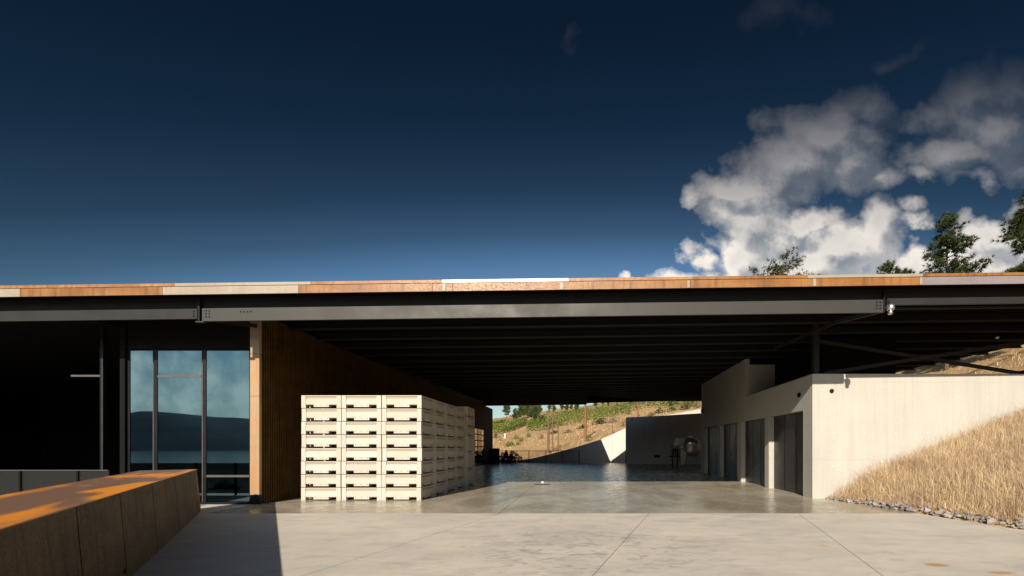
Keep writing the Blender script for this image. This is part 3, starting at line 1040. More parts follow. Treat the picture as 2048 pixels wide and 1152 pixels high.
def wall_between(a, b, za0, za1, zb0, zb1, t=.35):
    ax, ay = a; bx, by = b
    d = Vector((bx - ax, by - ay)).normalized()
    n = Vector((-d.y, d.x)) * t
    return MB().prism([a, b, (bx + n.x, by + n.y), (ax + n.x, ay + n.y)], [za0, zb0, zb0, za0], [za1, zb1, zb1, za1])
ww = thing("wing_wall", "concrete retaining wall whose top climbs towards the rear wall, half in sun", "wall", (0, 48, 0))
WY = 46.0
wpx = [(1030, 925), (1075, 914.5), (1121, 903), (1149, 895), (1172, 888), (1200, 879.5), (1226, 868), (1252, 856), (1275, 846)]
wtop = [((px - CX) * WY / F, EYE + (HY - py) * WY / F) for px, py in wpx]
for i, ((xa, za), (xb, zb)) in enumerate(zip(wtop[:-1], wtop[1:])):
    part("wall_panel", MB().prism([(xa + .004, WY), (xb - .004, WY), (xb - .004, WY + .35), (xa + .004, WY + .35)], -1.4, [za, zb, zb, za]), M['wall_grey'], ww)
uw = MB().prism([(11.0, 60), (19.0, 60), (19.0, 60.4), (11.0, 60.4)], 2.0, [5.9, 7.35, 7.35, 5.9])
single("upper_wall", uw, M['wall'], "sunlit white concrete wall sloping up above the shaded rear wall", "wall", (15, 60, 2.0))

# ------------------------------------------------------------------ yard end railing
rail = thing("yard_railing", "black metal railing with thin balusters at the far end of the floor", "railing", (-4, 43.3, 0))
RYL, RX_A, RX_B, RH = 43.3, -8.1, -.06, 1.27
part("top_rail", MB().box(RX_A, RX_B, RYL - .025, RYL + .025, RH - .05, RH), M['black'], rail)
part("bottom_rail", MB().box(RX_A, RX_B, RYL - .015, RYL + .015, .12, .15), M['black'], rail)
for px in (1058, 1092, 1125, 1158.5):
    x = (px - CX) * RYL / F
    part("post", MB().box(x - .035, x + .035, RYL - .03, RYL + .03, .0, RH - .051), M['black'], rail)
bal = MB()
x = RX_A + .1
while x < RX_B - .05:
    bal.box(x - .010, x + .010, RYL - .008, RYL + .008, .151, RH - .051)
    x += .125
part("balusters", bal, M['black'], rail, kind='stuff')
single("planter_box", MB().box(-8.86, -8.15, 42.9, 43.6, 0, 1.50), M['charcoal'], "low dark box at the end of the batten wall beside the railing", "box", (-8.5, 43.2, 0))

# ------------------------------------------------------------------ rusty parapet beside the forecourt
par = thing("rust_parapet", "low wide wall of rusted steel plates with orange streaked top", "wall", (-7.2, 7, 0))
ZP = 1.05
dirp = Vector((-.722, 1.0))
def edge_top(y): return Vector((-3.82 + (y - 2.83) * dirp.x, y))
nrm = Vector((1.0, .722)).normalized()            # points to the forecourt
W = .98
BAT = .07                                          # the face leans out towards its foot
def quad_face(ya, yb, yA, yB, t=.03):
    """One side plate from top-edge stations ya..yb to foot stations yA..yB."""
    a, b = edge_top(ya), edge_top(yb)
    A, B = edge_top(yA) + nrm * BAT, edge_top(yB) + nrm * BAT
    i = -nrm * t
    zt = ZP - .012
    return MB().hexa([(A.x, A.y, .004), (A.x + i.x, A.y + i.y, .004), (B.x + i.x, B.y + i.y, .004), (B.x, B.y, .004),
                      (a.x, a.y, zt), (a.x + i.x, a.y + i.y, zt), (b.x + i.x, b.y + i.y, zt), (b.x, b.y, zt)])
seams = [.2, 1.5, 2.72, 3.95, 5.10, 6.50, 8.05, 9.55, 10.40]
for a, b in zip(seams[:-1], seams[1:]):
    g = .012
    part("side_plate", quad_face(a + g, b - g, a + g - .02, b - g - .02), M['brown'], par)
e0, e1 = edge_top(10.405), edge_top(10.405) - nrm * W
ef = edge_top(10.0) + nrm * BAT
# end plate, set a little proud and redder
A = edge_top(10.43); 
part("end_plate", MB().hexa([(A.x + .02 + nrm.x * BAT, A.y - .02 + nrm.y * BAT, .004), (A.x - nrm.x * W, A.y - nrm.y * W, .004), (A.x - nrm.x * W - .02, A.y - nrm.y * W + .03, .004), (A.x + nrm.x * BAT, A.y + .03 + nrm.y * BAT, .004),
     (A.x, A.y, ZP - .012), (A.x - nrm.x * W, A.y - nrm.y * W, ZP - .012), (A.x - nrm.x * W - .02, A.y - nrm.y * W + .03, ZP - .012), (A.x - .02, A.y + .03, ZP - .012)]), M['rust_end'], par)
part("corner_plate", quad_face(10.40, 10.46, 10.10, 10.44, .02), M['rust_end'], par)
s0, s1 = edge_top(.2), edge_top(10.47)
i_ = -nrm * W
o_ = nrm * .012
part("top_plate", MB().prism([(s0.x + o_.x, s0.y + o_.y), (s1.x + o_.x, s1.y + o_.y), (s1.x + i_.x, s1.y + i_.y), (s0.x + i_.x, s0.y + i_.y)], ZP - .010, ZP), M['rust_top'], par)
part("inner_plate", MB().hexa([(s0.x + i_.x, s0.y + i_.y, -.3), (s0.x + i_.x * .97, s0.y + i_.y * .97, -.3), (s1.x + i_.x * .97, s1.y + i_.y * .97 - .04, -.3), (s1.x + i_.x, s1.y + i_.y - .04, -.3),
     (s0.x + i_.x, s0.y + i_.y, ZP - .011), (s0.x + i_.x * .97, s0.y + i_.y * .97, ZP - .011), (s1.x + i_.x * .97, s1.y + i_.y * .97 - .04, ZP - .011), (s1.x + i_.x, s1.y + i_.y - .04, ZP - .011)]), M['brown'], par)
# weep hole low in the plates
h = edge_top(5.0) + nrm * (BAT - .005)
part("weep_hole", MB().tube([(h.x, h.y, .13), (h.x + nrm.x * .008, h.y + nrm.y * .008, .13)], .028, 10), M['black'], par)

# ------------------------------------------------------------------ terrace guard
gd = thing("terrace_guard", "smoked panel guard with thin top rail in front of the dark recess", "railing", (-13, 9.8, 0))
GYR, GH = 9.8, 1.07
part("top_rail", MB().box(-20, -10.75, GYR - .02, GYR + .02, GH - .018, GH), M['alu'], gd)
xs_ = [-20, -18.68, -17.37, -16.06, -14.75, -12.74 - .70, -12.74 + .61, -11.43 + .61, -10.75]
xs_ = [-19.29, -17.98, -16.67, -15.36, -14.05, -12.74, -11.43]
for x in xs_:
    part("post", MB().box(x - .022, x + .022, GYR - .03, GYR + .03, 0, GH - .019), M['black'], gd)
for a, b in zip(xs_, xs_[1:] + [-10.7]):
    part("guard_panel", MB().box(a + .03, b - .03, GYR - .006, GYR + .006, .06, GH - .022), M['panel'], gd)

# ------------------------------------------------------------------ fruit bins
BW, BD, BH = 1.178, 1.205, .390

def bin_parts(h):
    hw, hd = BW / 2, BD / 2
    P = {}
    h = h - .008
    tub = MB()
    zb, zt = .118, h
    ins = .028
    tub.box(-hw + ins, hw - ins, -hd + ins, -hd + ins + .03, zb - .026, zt - .03)     # four walls
    tub.box(-hw + ins, hw - ins, hd - ins - .03, hd - ins, zb - .026, zt - .03)
    tub.box(-hw + ins, -hw + ins + .03, -hd + ins + .031, hd - ins - .031, zb - .026, zt - .03)
    tub.box(hw - ins - .03, hw - ins, -hd + ins + .031, hd - ins - .031, zb - .026, zt - .03)
    tub.box(-hw + ins + .031, hw - ins - .031, -hd + ins + .031, hd - ins - .031, zb + .004, zb + .022, 1)  # bottom deck
    fw = .46
    for s in (-1, 1):                                                          # raised fields between the posts
        z0f, z1f = zb - .012, zt - .105
        if h < .5:
            tub.box(-fw, fw, *sorted((s * (hd - ins - .002), s * (hd - .010))), z0f, z1f)
            tub.box(*sorted((s * (hw - ins - .002), s * (hw - .010))), -fw, fw, z0f, z1f)
        else:
            for c in range(4):
                a = -fw + c * 2 * fw / 4
                tub.box(a + .02, a + 2 * fw / 4 - .02, *sorted((s * (hd - ins - .002), s * (hd - .010))), z0f, z1f)
                tub.box(*sorted((s * (hw - ins - .002), s * (hw - .010))), a + .02, a + 2 * fw / 4 - .02, z0f, z1f)
    P['tub'] = (tub, [M['bin'], M['bin_dark']])
    rim = MB()
    for (x0, x1, y0, y1) in ((-hw + .141, hw - .131, -hd + .004, -hd + .04), (-hw + .141, hw - .131, hd - .04, hd - .004), (-hw + .004, -hw + .04, -hd + .131, hd - .131), (hw - .04, hw - .004, -hd + .131, hd - .131)):
        rim.box(x0, x1, y0, y1, h - .029, h - .004)
    P['rim'] = (rim, [M['bin']])
    gr = MB()
    for s in (-1, 1):
        gr.box(-.458, .458, *sorted((s * (hd - ins + .001), s * (hd - ins + .007))), h - .088, h - .052)
        gr.box(*sorted((s * (hw - ins + .001), s * (hw - ins + .007))), -.458, .458, h - .088, h - .052)
    P['groove_band'] = (gr, [M['bin_groove']])
    return P

def make_bin(h):
    root = thing("fruit_bin", "cream plastic fruit bin", "bin", (0, 0, 0))
    for nm, (mb, ms) in bin_parts(h).items():
        part(nm, mb, ms, root, bevel=.006 if nm == 'tub' else 0)
    hw, hd = BW / 2, BD / 2
    for sx in (-1, 1):
        for sy in (-1, 1):
            x0, x1 = sorted((sx * hw, sx * (hw - .13)))
            y0, y1 = sorted((sy * hd, sy * (hd - .13)))
            p = MB().box(x0, x1, y0, y1, 0.0, h - .012)
            xr = sx * (hw - .055)
            p.lathe((xr, sy * hd - (.003 if sy < 0 else -.0), .035), [(.011, 0), (.011, .003)], 8, 'Y', 1)
            part("corner_post", p, [M['bin'], M['rivet']], root, bevel=.008)
    for (ax, s) in (('y', -1), ('y', 1), ('x', -1), ('x', 1)):
        lim = hd if ax == 'y' else hw
        a, b = sorted((s * (lim - .006), s * (lim - .15)))
        mb = MB()
        if ax == 'y':
            mb.box(-.225, .225, a, b, .032, .108)
            for xr in (-.175, 0, .175):
                mb.lathe((xr, s * (lim - .006) - (.003 if s < 0 else 0), .082), [(.013, 0), (.013, .003)], 8, 'Y', 1)
        else:
            mb.box(a, b, -.225, .225, .032, .108)
        part("skid_block", mb, [M['bin'], M['rivet']], root, bevel=.006)
    return root

small, tall = make_bin(BH), make_bin(.69)
FRONT = 12.82
lvl = ['bottom bin', 'second bin up', 'third bin up', 'fourth bin up', 'fifth bin up', 'sixth bin up', 'seventh bin up', 'top bin']
front_name = ['stack touching the shaded batten wall', 'middle stack of the sunlit face', 'corner stack of the sunlit face']
used = {'small': False, 'tall': False}

def put_bin(kind, x, y, z, label, rz=0.0):
    proto = small if kind == 'small' else tall
    if not used[kind]:
        o = proto; used[kind] = True
    else:
        o = copy_tree(proto)
    o.location = (x, y, z)
    o.rotation_euler = (0, 0, rz)
    tag(o, label, "bin", "cream fruit bins stacked under the roof")
    return o

PITX, PITY, PITZ = 1.200, 1.222, .394
X3 = -4.73 - BW / 2
for c in range(3):
    x = X3 - (2 - c) * PITX
    for k in range(8):
        put_bin('small', x + random.uniform(-.009, .009), FRONT + BD / 2 + random.uniform(-.012, .012), k * PITZ,
                "cream fruit bin, %s in the %s" % (lvl[k], front_name[c]), random.uniform(-.007, .007))
for r in range(1, 4):
    for k in range(8):
        put_bin('small', X3 + random.uniform(-.012, .012), FRONT + BD / 2 + r * PITY + random.uniform(-.01, .01), k * PITZ,
                "shaded cream fruit bin, %s in the %s stack behind the sunlit corner" % (lvl[k], ORD[r - 1]), random.uniform(-.006, .006))
z = 0
tl = ['bottom', 'second', 'third']
for k in range(3):
    put_bin('tall', X3 + .085, FRONT + BD / 2 + 4 * PITY + .05, z, "tall ribbed cream fruit bin, %s from the floor in the rearmost stack" % tl[k])
    z += .694
for k in range(3):
    put_bin('small', X3 + .085, FRONT + BD / 2 + 4 * PITY + .05, z, "shallow cream fruit bin, %s above the tall bins of the rearmost stack" % ['lowest', 'middle', 'topmost'][k])
    z += .405

# ------------------------------------------------------------------ steel tank at the back of the yard
TY = 33.0
tk = thing("wine_tank", "stainless steel hopper tank on splayed legs in the shaded rear corner", "tank", ((1384 - CX) * TY / F, TY, 0))
tx0 = (1381 - CX) * TY / F
s = TY / F                                          # metres per photo pixel at the tank
def tz(py): return EYE + (HY - py) * s
part("vessel", MB().lathe((tx0, TY, 0), [(.30, tz(912)), (.60, tz(909)), (.715, tz(904)), (.72, tz(903)), (.72, tz(887)), (.70, tz(885.5)), (.60, tz(881)), (.42, tz(877.5)), (.2, tz(875.4))], 28), M['chrome_dull'], tk, smooth=True)
part("rim_band", MB().lathe((tx0, TY, 0), [(.725, tz(887.6)), (.745, tz(887.2)), (.745, tz(885.4)), (.725, tz(885))], 28), M['chrome'], tk)
part("hatch", MB().lathe((tx0 + .02, TY, 0), [(.16, tz(874.6)), (.16, tz(873))], 16), M['chrome'], tk)
ring = MB()
pts = [(tx0 - .02 + .10 * math.cos(a), TY - .02, tz(871) + .085 * math.sin(a)) for a in np.linspace(0, 2 * math.pi, 13)]
ring.tube(pts, .018, 6)
part("lifting_ring", ring, M['chrome'], tk)
for sx in (-1, 1):
    for sy in (-1, 1):
        xo, xi, yq = tx0 + sx * .88, tx0 + sx * .42, TY + sy * .5
        xf = tx0 + sx * .70
        part("leg_plate", MB().add([(xo, yq - .02, tz(895)), (xi, yq - .02, tz(908)), (xf - sx * .02, yq - .02, .30), (xo - sx * .02, yq - .02, .30),
                                    (xo, yq + .02, tz(895)), (xi, yq + .02, tz(908)), (xf - sx * .02, yq + .02, .30), (xo - sx * .02, yq + .02, .30)],
                                   [(0, 1, 2, 3), (7, 6, 5, 4), (0, 4, 5, 1), (1, 5, 6, 2), (2, 6, 7, 3), (3, 7, 4, 0)]), M['chrome_dull'], tk)
        part("foot", MB().lathe((xo - sx * .10, yq, 0), [(.07, 0), (.07, .02), (.025, .04), (.025, .30)], 10), M['chrome'], tk)
part("chute", MB().hexa([(tx0 - 1.35, TY - .35, tz(890)), (tx0 - .55, TY - .35, tz(889)), (tx0 - .55, TY + .35, tz(889)), (tx0 - 1.35, TY + .35, tz(890)),
                         (tx0 - 1.05, TY - .35, tz(877)), (tx0 - .50, TY - .35, tz(876)), (tx0 - .50, TY + .35, tz(876)), (tx0 - 1.05, TY + .35, tz(877))]), M['chrome_dull'], tk)
part("pipe", MB().tube([(tx0 - 1.05, TY - .2, tz(887)), (tx0 - 1.25, TY - .2, tz(886)), (tx0 - 1.48, TY - .2, tz(888)), (tx0 - 1.46, TY - .2, tz(894))], .07, 10), M['silver'], tk, smooth=True)
part("pump", MB().box(tx0 - 1.42, tx0 - .98, TY - .3, TY + .2, tz(911), tz(897)), M['steel_dark'], tk)
for q in range(3):
    part("valve", MB().tube([(tx0 - 1.3 + q * .15, TY - .34, tz(910)), (tx0 - 1.3 + q * .15, TY - .34, tz(901 + q)), (tx0 - 1.22 + q * .15, TY - .36, tz(901))], .035, 8), M['silver'], tk)
part("stand", MB().box(tx0 - 1.62, tx0 - .95, TY - .32, TY + .22, tz(914), tz(911.5)), M['steel_dark'], tk)
for q in (-1.42, -1.05):
    part("stand_leg", MB().box(tx0 + q - .05, tx0 + q + .05, TY - .25, TY - .15, 0.0, tz(914) - .001), M['steel_dark'], tk)
part("gauge", MB().bar((tx0 + .02, TY - .82, tz(894)), (tx0 + .02, TY - .82, tz(888)), .04, .03), M['silver'], tk)

# ------------------------------------------------------------------ small things
fl = thing("flood_light", "silver round flood lamp hanging at the end of the thick steel beam", "lamp", (7.70, 10.6, 5.0))
lx, ly = (1781 - CX) * 10.6 / F, 10.6
lz = EYE + (HY - 616) * 10.6 / F
part("housing", MB().lathe((lx, ly, lz), [(.05, -.065), (.082, -.05), (.088, 0), (.085, .07), (.06, .09), (.02, .095)], 18), M['silver'], fl, smooth=True)
part("lens_hood", MB().lathe((lx - .02, ly - .02, lz - .125), [(.035, -.045), (.055, -.03), (.062, .02), (.05, .055)], 16), M['chrome'], fl, smooth=True)
part("bracket", MB().bar((7.55, 10.70, lz + .03), (lx - .06, ly, lz + .03), .03, .03), M['steel'], fl)
part("stem", MB().tube([(lx, ly + .02, lz + .09), (lx, ly + .06, 5.13 + zx(7.6) - .0)], .012, 6), M['steel_dark'], fl)
yl = 13.2
xl, zl = (1994 - CX) * yl / F, EYE + (HY - 675) * yl / F
sl = thing("ceiling_spotlight", "tiny round spotlight under the roof above the grassy bank", "lamp", (xl, yl, zl))
part("bulb_head", MB().lathe((xl, yl, zl), [(.02, -.045), (.05, -.025), (.05, .02), (.025, .045)], 14), M['silver'], sl, smooth=True)
part("stem", MB().tube([(xl, yl, zl + .044), (xl, yl, zu(xl, yl) - .0)], .01, 6), M['steel_dark'], sl)

single("floor_drain", MB().box(-1.92, -1.30, 18.30, 18.50, .001, .012), M['steel_dark'], "narrow dark drain cover set in the polished floor", "drain", (-1.6, 18.4, 0))
sc_ = MB()
cx_, cy_ = (1085 - CX) * 19.3 / F, 19.3
k_ = .62
sc_.add([(cx_ + dx * k_, cy_ + dy * k_, .002 + dz * k_) for dx, dy, dz in ((-.09, -.05, 0), (.08, -.06, 0), (.12, .05, 0), (-.06, .07, 0), (-.03, -.02, .10), (.07, .01, .075), (.02, .05, .05))],
        [(0, 1, 4), (1, 5, 4), (1, 2, 5), (2, 6, 5), (2, 3, 6), (3, 4, 6), (3, 0, 4), (4, 5, 6), (0, 3, 2, 1)])
single("crumpled_cloth", sc_, M['white'], "small crumpled white cloth lying on the polished floor", "cloth", (cx_, cy_, 0))

# ------------------------------------------------------------------ stones along the foot of the bank
def stone_mesh(seed):
    rr = np.random.default_rng(seed)
    base = [(-1, -1, -1), (1, -1, -1), (1, 1, -1), (-1, 1, -1), (-1, -1, 1), (1, -1, 1), (1, 1, 1), (-1, 1, 1)]
    bm = MB()
    dirs = rr.normal(size=(13, 3))
    dirs /= np.linalg.norm(dirs, axis=1)[:, None]
    import bmesh
    b = bmesh.new()
    for d in dirs:
        b.verts.new(tuple(d * rr.uniform(.72, 1.1) * np.array([1.0, .8, .6])))
    bmesh.ops.convex_hull(b, input=b.verts[:])
    loose = [v for v in b.verts if not v.link_faces]
    bmesh.ops.delete(b, geom=loose, context='VERTS')
    me = bpy.data.meshes.new("stone")
    b.to_mesh(me)
    b.free()
    me.materials.append(M['stone'])
    return me
stones = tag(link("stone_border", None, None, (0, 0, 0)), "strip of rough grey stones between the concrete and the dry grass", None, None, 'structure')
smeshes = [stone_mesh(100 + i) for i in range(9)]
for i in range(300):
    t = i / 300
    y = 13.22 - (13.22 - 4.8) * t ** .95
    lane = random.random()
    wdt = .10 + .22 * min(1, (13.3 - y) / 3)
    edge = 7.46 + (13.3 - y) * .205
    r_ = random.uniform(.042, .082) * (1.5 if random.random() < .2 else 1) * (.7 + .3 * min(1, (13.3 - y) / 1.5))
    x = edge + .07 + lane * wdt
    o = bpy.data.objects.new("stone", smeshes[i % 9])
    COL.objects.link(o)
    o.parent = stones
    o.location = (x, y, max(0.0, float(height(x, y))) + r_ * .42)
    o.scale = (r_ * random.uniform(.9, 1.3), r_, r_ * random.uniform(.85, 1.25))
    o.rotation_euler = (random.uniform(-.6, .6), random.uniform(-.6, .6), random.uniform(0, 6.28))

# ------------------------------------------------------------------ dry grass on the bank
def grass_mesh(bx, by, bz, hgt, wid, tone, lean=.35):
    n = len(bx)
    az = RNG.uniform(0, 2 * np.pi, n)
    ln = np.abs(RNG.normal(0, lean, n)) * hgt
    lx_, ly_ = np.cos(az) * ln, np.sin(az) * ln
    fa = RNG.uniform(0, np.pi, n)
    wx2, wy2 = np.cos(fa) * wid / 2, np.sin(fa) * wid / 2
    V = np.empty((n, 6, 3))
    for j, (f, wf) in enumerate(((0, 1.0), (.55, .8))):
        cxx, cyy, czz = bx + lx_ * f * f, by + ly_ * f * f, bz + hgt * f
        V[:, j * 2, 0], V[:, j * 2, 1], V[:, j * 2, 2] = cxx - wx2 * wf, cyy - wy2 * wf, czz
        V[:, j * 2 + 1, 0], V[:, j * 2 + 1, 1], V[:, j * 2 + 1, 2] = cxx + wx2 * wf, cyy + wy2 * wf, czz
    V[:, 4, 0], V[:, 4, 1], V[:, 4, 2] = bx + lx_ - wx2 * .5, by + ly_ - wy2 * .5, bz + hgt * .98
    V[:, 5, 0], V[:, 5, 1], V[:, 5, 2] = bx + lx_ + wx2 * .5, by + ly_ + wy2 * .5, bz + hgt * .98
    b = np.arange(n)[:, None] * 6
    Fq = np.concatenate([b + np.array([0, 1, 3, 2]), b + np.array([2, 3, 5, 4])], 0)
    T = np.repeat(tone, 6)
    return V.reshape(-1, 3), Fq, T

def bank_grass():
    n = 380000
    nc = 9000
    cxs = RNG.uniform(7.5, 18.0, nc); cys = RNG.uniform(3.2, 13.26, nc)
    ch = RNG.uniform(.6, 1.25, nc); ct = RNG.uniform(0, 1, nc)
    i = RNG.integers(0, nc, n)
    sp = np.where(RNG.random(n) < .6, .09, .4)
    X = cxs[i] + RNG.normal(0, 1, n) * sp; Yv = cys[i] + RNG.normal(0, 1, n) * sp
    edge = 7.50 + (13.3 - Yv) * .205 + .10 + .16 * np.clip((13.3 - Yv) / 3, 0, 1)
    keep = (X > edge) & (Yv < 13.29) & (Yv > 3.0) & (X / np.maximum(Yv, 1) < 1.6)
    X, Yv, i = X[keep], Yv[keep], i[keep]
    s_ = X - edge[keep]
    hg = (.15 + .24 * np.clip(s_ / 1.0, 0, 1)) * ch[i] * RNG.uniform(.45, 1.2, len(X))
    wave = .5 + .5 * np.sin(X * 1.3 + 1.7 * np.sin(Yv * .9)) * np.sin(Yv * 1.1 + X * .4)
    hg = hg * (.72 + .5 * wave)
    tone = np.clip(.40 + .22 * (ct[i] - .5) + .16 * (wave - .5) + RNG.normal(0, .22, len(X)), 0, 1)
    w_ = RNG.uniform(.0035, .0075, len(X))
    V, Fq, T = grass_mesh(X, Yv, height(X, Yv) - .02, hg, w_, tone, .62)
    # taller seed stalks, thinly spread
    m = 9000
    X2 = RNG.uniform(7.6, 17, m); Y2 = RNG.uniform(4.0, 13.26, m)
    e2 = 7.55 + (13.3 - Y2) * .205 + .25
    k2 = (X2 > e2) & (X2 / Y2 < 1.2)
    X2, Y2 = X2[k2], Y2[k2]
    h2 = RNG.uniform(.34, .84, len(X2)) * np.clip(.6 + (X2 - e2[k2]) * .5, .6, 1)
    V2, F2, T2 = grass_mesh(X2, Y2, height(X2, Y2), h2, np.full(len(X2), .0045), RNG.uniform(.35, .8, len(X2)), .32)
    me = np_mesh("dry_grass", np.concatenate([V, V2]), np.concatenate([Fq, F2 + len(V)]), M['grass'], np.concatenate([T, T2]))
    tag(link("dry_grass", me), "tall dry golden grass covering the bank beside the concrete wall", "grass", None, 'stuff')
bank_grass()

def hill_tufts():
    n = 11000
    Yv = RNG.uniform(24, 120, n) ** 1.0
    a = RNG.uniform(-.22, .30, n)
    near = RNG.random(n) < .25
    a = np.where(near, RNG.uniform(.68, 1.1, n), a)
    Yv = np.where(near, RNG.uniform(19, 45, n), np.where(Yv < 50, Yv + 40, Yv))
    X = a * Yv
    hg = RNG.uniform(.08, .26, n)
    tone = np.clip(RNG.normal(.36, .10, n), 0, 1)
    V, Fq, T = grass_mesh(X, Yv, height(X, Yv) - .02, hg, RNG.uniform(.04, .12, n) * np.clip(Yv / 90, .18, 1.2), tone, .9)
    me = np_mesh("hill_grass", V, Fq, M['grass'], T)
    tag(link("hill_grass", me), "dry grass tufts scattered over the hillside behind the yard", "grass", None, 'stuff')
hill_tufts()

# ------------------------------------------------------------------ foliage builders
def leaf_quads(C, size, tone, flat=0.0, seed=1):
    rr = np.random.default_rng(seed)
    n = len(C)
    a = rr.normal(size=(n, 3)); a /= np.linalg.norm(a, axis=1)[:, None]
    b = rr.normal(size=(n, 3)); b -= (a * b).sum(1)[:, None] * a
    b /= np.linalg.norm(b, axis=1)[:, None]
    sz = size * rr.uniform(.6, 1.3, n)[:, None]
    V = np.stack([C - a * sz * .5, C + b * sz * .32, C + a * sz * .5, C - b * sz * .32], 1).reshape(-1, 3)
    Fq = np.arange(n)[:, None] * 4 + np.arange(4)[None, :]
    return V, Fq, np.repeat(tone, 4)

def needles(C, D, length, width, per, seed):
    """Pine tufts: narrow triangles fanning out of each point C round direction D."""
    rr = np.random.default_rng(seed)
    n = len(C) * per
    c = np.repeat(C, per, 0)
    d = np.repeat(D, per, 0) * .9 + rr.normal(0, .62, (n, 3))
    d /= np.linalg.norm(d, axis=1)[:, None]
    s_ = np.cross(d, rr.normal(size=(n, 3)))
    s_ /= np.linalg.norm(s_, axis=1)[:, None] + 1e-9
    L = length * rr.uniform(.6, 1.2, n)[:, None]
    V = np.stack([c - s_ * width / 2, c + s_ * width / 2, c + d * L], 1).reshape(-1, 3)
    Fq = np.arange(n)[:, None] * 3 + np.arange(3)[None, :]
    return V, Fq, np.repeat(rr.uniform(0, 1, len(C)), per * 3)

def pine(h, crown0, rad, seed, nlev, per=14, nl=.38, nw=.035, droop=-.1, lop=0.0, flat=False, dens=1.0, leafmat='pine'):
    """Meshes for trunk and crown of one pine standing at the origin."""
    rr = random.Random(seed)
    tr = MB()
    pts, rad_ = [], []
    bx = by = 0.0
    for i in range(9):
        t = i / 8
        bx += rr.uniform(-.05, .05) * h * .06; by += rr.uniform(-.05, .05) * h * .06
        pts.append((bx, by, t * h)); rad_.append(max(.012, .022 * h * (1 - t) ** .8 * .55 + .01))
    tr.tube(pts, rad_, 8)
    def trunk_at(z):
        t = max(0, min(.9999, z / h)) * 8
        i = int(t); f = t - i
        return Vector(pts[i]).lerp(Vector(pts[i + 1]), f)
    C, D = [], []
    for lv in range(nlev):
        t = (lv + rr.random() * .7) / nlev
        z = h * (crown0 + (1 - crown0) * t)
        prof = (math.sin(min(1, t * 1.5 + .15) * math.pi / 2) * (1 - t) ** (.42 if flat else .75) + .10)
        for q in range(rr.choice((3, 4, 4, 5))):
            az = rr.uniform(0, 6.28)
            L = rad * prof * rr.uniform(.55, 1.2) * (1 + lop * math.cos(az))
            if L < .15: continue
            o = trunk_at(z)
            rise = (.35 * t + droop) + rr.uniform(-.12, .2)
            p1 = o + Vector((math.cos(az), math.sin(az), rise)) * L * .55
            p2 = o + Vector((math.cos(az + rr.uniform(-.25, .25)), math.sin(az + rr.uniform(-.25, .25)), rise + rr.uniform(0, .2))) * L
            tr.tube([o, p1, p2], [.012 * h * .25 + .008, .016, .006], 4, cap=False)
            nb = max(2, int(L * 3.4 * dens))
            for b in range(nb):
                f = .30 + .75 * (b + rr.random()) / nb
                base = o.lerp(p1, f / .55) if f < .55 else p1.lerp(p2, (f - .55) / .45)
                for w in range(3 if L > .8 else 2):
                    off = Vector((rr.gauss(0, 1), rr.gauss(0, 1), rr.gauss(.25, .6))) * .20 * min(1.3, .5 + L * .35) 
                    p = base + off
                    C.append(p); D.append((off.normalized() * .6 + Vector((math.cos(az), math.sin(az), .35))).normalized())
    for b in range(5):
        C.append(Vector(pts[-1]) + Vector((rr.gauss(0, .08), rr.gauss(0, .08), -b * .12))); D.append(Vector((0, 0, 1)))
    C = np.array([tuple(c) for c in C]); D = np.array([tuple(c) for c in D])
    V, Fq, T = needles(C, D, nl, nw, per, seed)
    return tr.mesh("trunk", M['bark']), np_mesh("crown", V, Fq, M[leafmat], T)

def plant_tree(name, meshes, loc, label, group=None, scale=1.0, rz=0.0, cat="tree"):
    r = thing(name, label, cat, tuple(loc), group)
    r.rotation_euler = (0, 0, rz)
    r.scale = (scale,) * 3
    for nm, me in zip(("trunk", "crown"), meshes):
        o = bpy.data.objects.new(nm, me)
        COL.objects.link(o)
        o.parent = r
    return r

# pines above the roof line
def above(px, top_py, Y):
    X = (px - CX) * Y / F
    g = float(height(X, Y))
    return Vector((X, Y, g - .1)), EYE + (HY - top_py) * Y / F - g + .1
for (px, py, Y, crown0, rad, nlev, seed, kw, lab) in (
    (1893, 428, 40, .28, 2.85, 24, 5, dict(lop=.25, dens=1.8, per=16, nl=.38, nw=.048), "tall dark pine rising above the roof edge against white cloud"),
    (2074, 366, 32, .30, 2.6, 27, 8, dict(droop=-.3, dens=2.2, per=16, nl=.38, nw=.045), "dense dark pine cut off by the picture edge above the roof"),
    (1572, 508, 46, .62, 2.7, 11, 17, dict(flat=True, dens=1.45, per=11, nl=.36, nw=.045), "sparse round-topped pine behind the roof below the large cloud"),
    (1776, 525, 44, .5, 2.0, 15, 21, dict(dens=1.6, per=16, nl=.42, nw=.05), "pine tip just clearing the roof between cloud banks"),
    (1811, 541, 47, .5, 2.0, 15, 31, dict(dens=1.6, per=16, nl=.42, nw=.05), "smallest pine top peeking over the roof beside the tall pine"),
    (1506, 539, 48, .5, 1.5, 15, 27, dict(dens=1.8, per=16, nl=.42, nw=.05), "narrow bright green treetop at the roof edge under the grey cloud")):
    loc, h = above(px, py, Y)
    plant_tree("pine_tree", pine(h, crown0, rad, seed, nlev, **kw), loc, lab, "pines behind the long roof", 1.0, 0.0)

